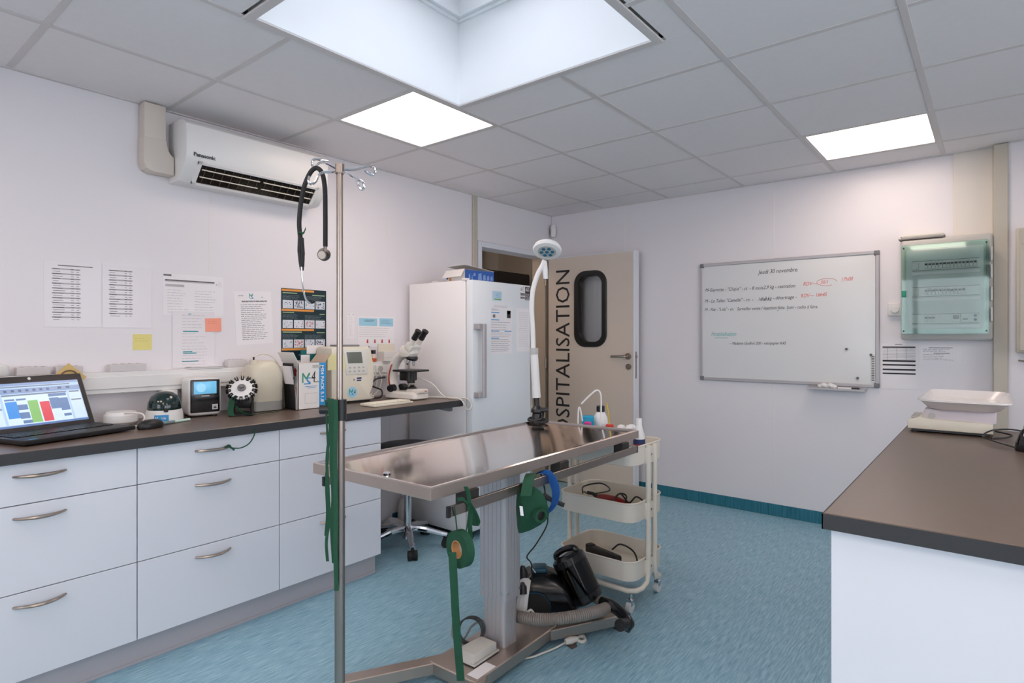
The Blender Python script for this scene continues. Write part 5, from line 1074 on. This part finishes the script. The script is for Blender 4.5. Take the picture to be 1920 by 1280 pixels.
B().rect(.0, .02, 0, .006, 0, MX((0,1,0), (0,0,1), (1,0,0), (.1255, .01, .05))).done('red_badge', m_red, mc)
solo(B().tube(smooth_path([(.0,.0,.12), (-.02,.06,.13), (.06,.12,.09), (.12,.14,.03), (.16,.14,.01), (.22,.13,.006), (.296,.132,.006), (.320,.142,-.02), (.326,.165,-.058), (.322,.20,-.06), (.312,.22,-.03), (.285,.20,.004), (.2,.155,.006), (.08,.10,.006), (.03,.05,.006)], 6), .0042, 8), 'microscope_cable', m_cable, 'white cable looping from the microscope over the worktop end', 'cable', (-2.86, 2.52, ZT))
solo(B().tube(smooth_path([(.0,.0,.17), (.02,.02,.15), (.02,.03,.08), (.0,.0,.02), (-.02,-.06,.008), (.02,-.1,.008)], 6), .0035, 8).tube(smooth_path([(.0,.06,.17), (.02,.07,.12), (.03,.04,.05), (.03,-.02,.01), (.05,-.08,.008)], 6), .0035, 8), 'socket_cables', m_cable, 'white cables dropping from the wall sockets behind the keyboard', 'cables', (-3.11, 2.40, ZT))
solo(B().tube(smooth_path([(.03,.09,.13), (.01,.03,.12), (.0,.01,.08), (.03,.06,.05), (.05,.04,.01), (.04,-.02,.008), (.06,-.06,.02), (.05,-.07,.035), (.04,-.05,.03)], 6), .005, 8), 'black_cable', m_black, 'black cable tangled on the worktop left of the microscope', 'cable', (-3.06, 2.36, ZT))
# green cord on the drawer handle
gp = Vector((-2.553, 1.218, .822)); solo(B().tube(smooth_path([(0,-.02,-.004), (.006,.0,.004), (-.002,.01,-.008), (.006,.02,-.012), (.012,.05,-.014), (.012,.085,.0), (.006,.11,.03), (.003,.118,.06)], 6), .0028, 6).tube([(.006,-.01,.004), (.012,.012,-.012), (.008,.02,-.02)], .004, 6), 'green_string', m_green, 'green string knotted on the top handle of the middle drawer unit', 'string', tuple(gp))

# ------------------------------------------------------------------ things on the cable trunking
ZK = 1.1285
def slim_box(y0, y1, h, label, x=-3.16, d=.045, rz=0):
    t = T('slim_carton', label, 'carton', (x, (y0+y1)/2, ZK), rz, 'slim white cartons on the cable trunking')
    w_ = (y1-y0)/2; B().box(-d/2, d/2, -w_, w_, 0, h, .0015, 1).done('box', mat('slim_carton', (216,210,210), .6), t)
    b_ = B(); 
    for k in range(4): b_.box(-d/2+.004, d/2-.004, -w_*.7+k*w_*.42, -w_*.55+k*w_*.42, h, h+.0015)
    b_.done('tear_tabs', m_inkl, t)['kind'] = 'stuff'
slim_box(.622, .735, .034, 'longer slim white carton on the trunking left of the yellow card')
slim_box(.755, .852, .032, 'slim white carton on the trunking partly behind the yellow card')
slim_box(.955, 1.105, .034, 'slim white carton on the trunking below the yellow sticky note')
slim_box(1.495, 1.60, .040, 'slim white carton on the trunking left of the jerrycan')
solo(B().loft([[(x, y, z) for x, y in rrect(w_, d_, .012, 4)] for w_, d_, z in ((.05,.09,0), (.055,.10,.01), (.05,.095,.04), (.03,.07,.05))], True), 'tissue_pack', m_whitep, 'rounded white tissue pack at the left end of the trunking', 'tissue pack', (-3.16, .55, ZK))
yc = T('card_tape', 'yellow card with a round tape ring leaning behind the laptop', 'card', (-3.118, .795, 1.113))
YM = Matrix.Rotation(R(-9), 4, 'Y')
B().box(-.004, .004, -.045, .045, -.045, .045, .001, 1, YM @ Matrix.Rotation(R(45), 4, 'X')).done('card', mat('card_yellow', (214,184,122), .8), yc)
annulus(.028, .033, .004, .009, YM @ Matrix.Rotation(R(90), 4, 'Y'), 32).done('ring', mat('ring_brown', (120,90,70), .7), yc)
mg = T('magazine_stack', 'thin stack of flat papers on the trunking below the notes', 'papers', (-3.165, 1.385, ZK))
for k in range(3): B().box(-.035, .035, -.09+.006*k, .08-.004*k, .004*k, .004*k+.0035, .0006, 1).done('sheet', m_paper if k != 1 else m_lgrey, mg)
blk = T('black_vial', 'tall black capped bottle on the trunking behind the analyser', 'bottle', (-3.155, 2.405, ZK))
B().lathe([(0,0), (.016,0), (.017,.004), (.017,.07), (.011,.08), (0,.08)], 18).done('bottle', m_blackg, blk); B().cyl((0,0,.08), (0,0,.10), .013).done('cap', m_black, blk)
ov = T('sample_bottle', 'small clear bottle of orange liquid with black cap on the trunking', 'bottle', (-3.15, 2.45, ZK))
B().lathe([(0,0), (.019,0), (.02,.004), (.02,.022), (0,.022)], 20).done('orange_liquid', mat('orange_liquid', (214,92,34), .2), ov); B().lathe([(.0,.022), (.02,.022), (.02,.045), (.014,.052), (0,.052)], 20).done('glass', mat('bottle_clear', (222,208,196), .1), ov); B().cyl((0,0,.05), (0,0,.075), .0155).done('cap', m_black, ov)
wb2 = T('glove_box', 'opened white carton with red print on the trunking beside the microscope', 'carton', (-3.15, 2.585, ZK))
B().box(-.035, .035, -.075, .075, 0, .065, .001, 1).done('box', m_ctn, wb2); B().box(-.001, .001, -.07, .07, 0, .05, 0, 1, Matrix.Translation((-.034,0,.065))).done('open_lid', m_beige, wb2)
for y in (.035, .055): annulus(.005, .008, 0, .0006, MX((0,1,0), (0,0,1), (1,0,0), (.0352, y, .045)), 16).done('red_mark', m_red, wb2)
B().rect(-.06, .06, .022, .024, 0, MX((0,1,0), (0,0,1), (1,0,0), (.0355, 0, 0))).done('printed_line', m_inkl, wb2)
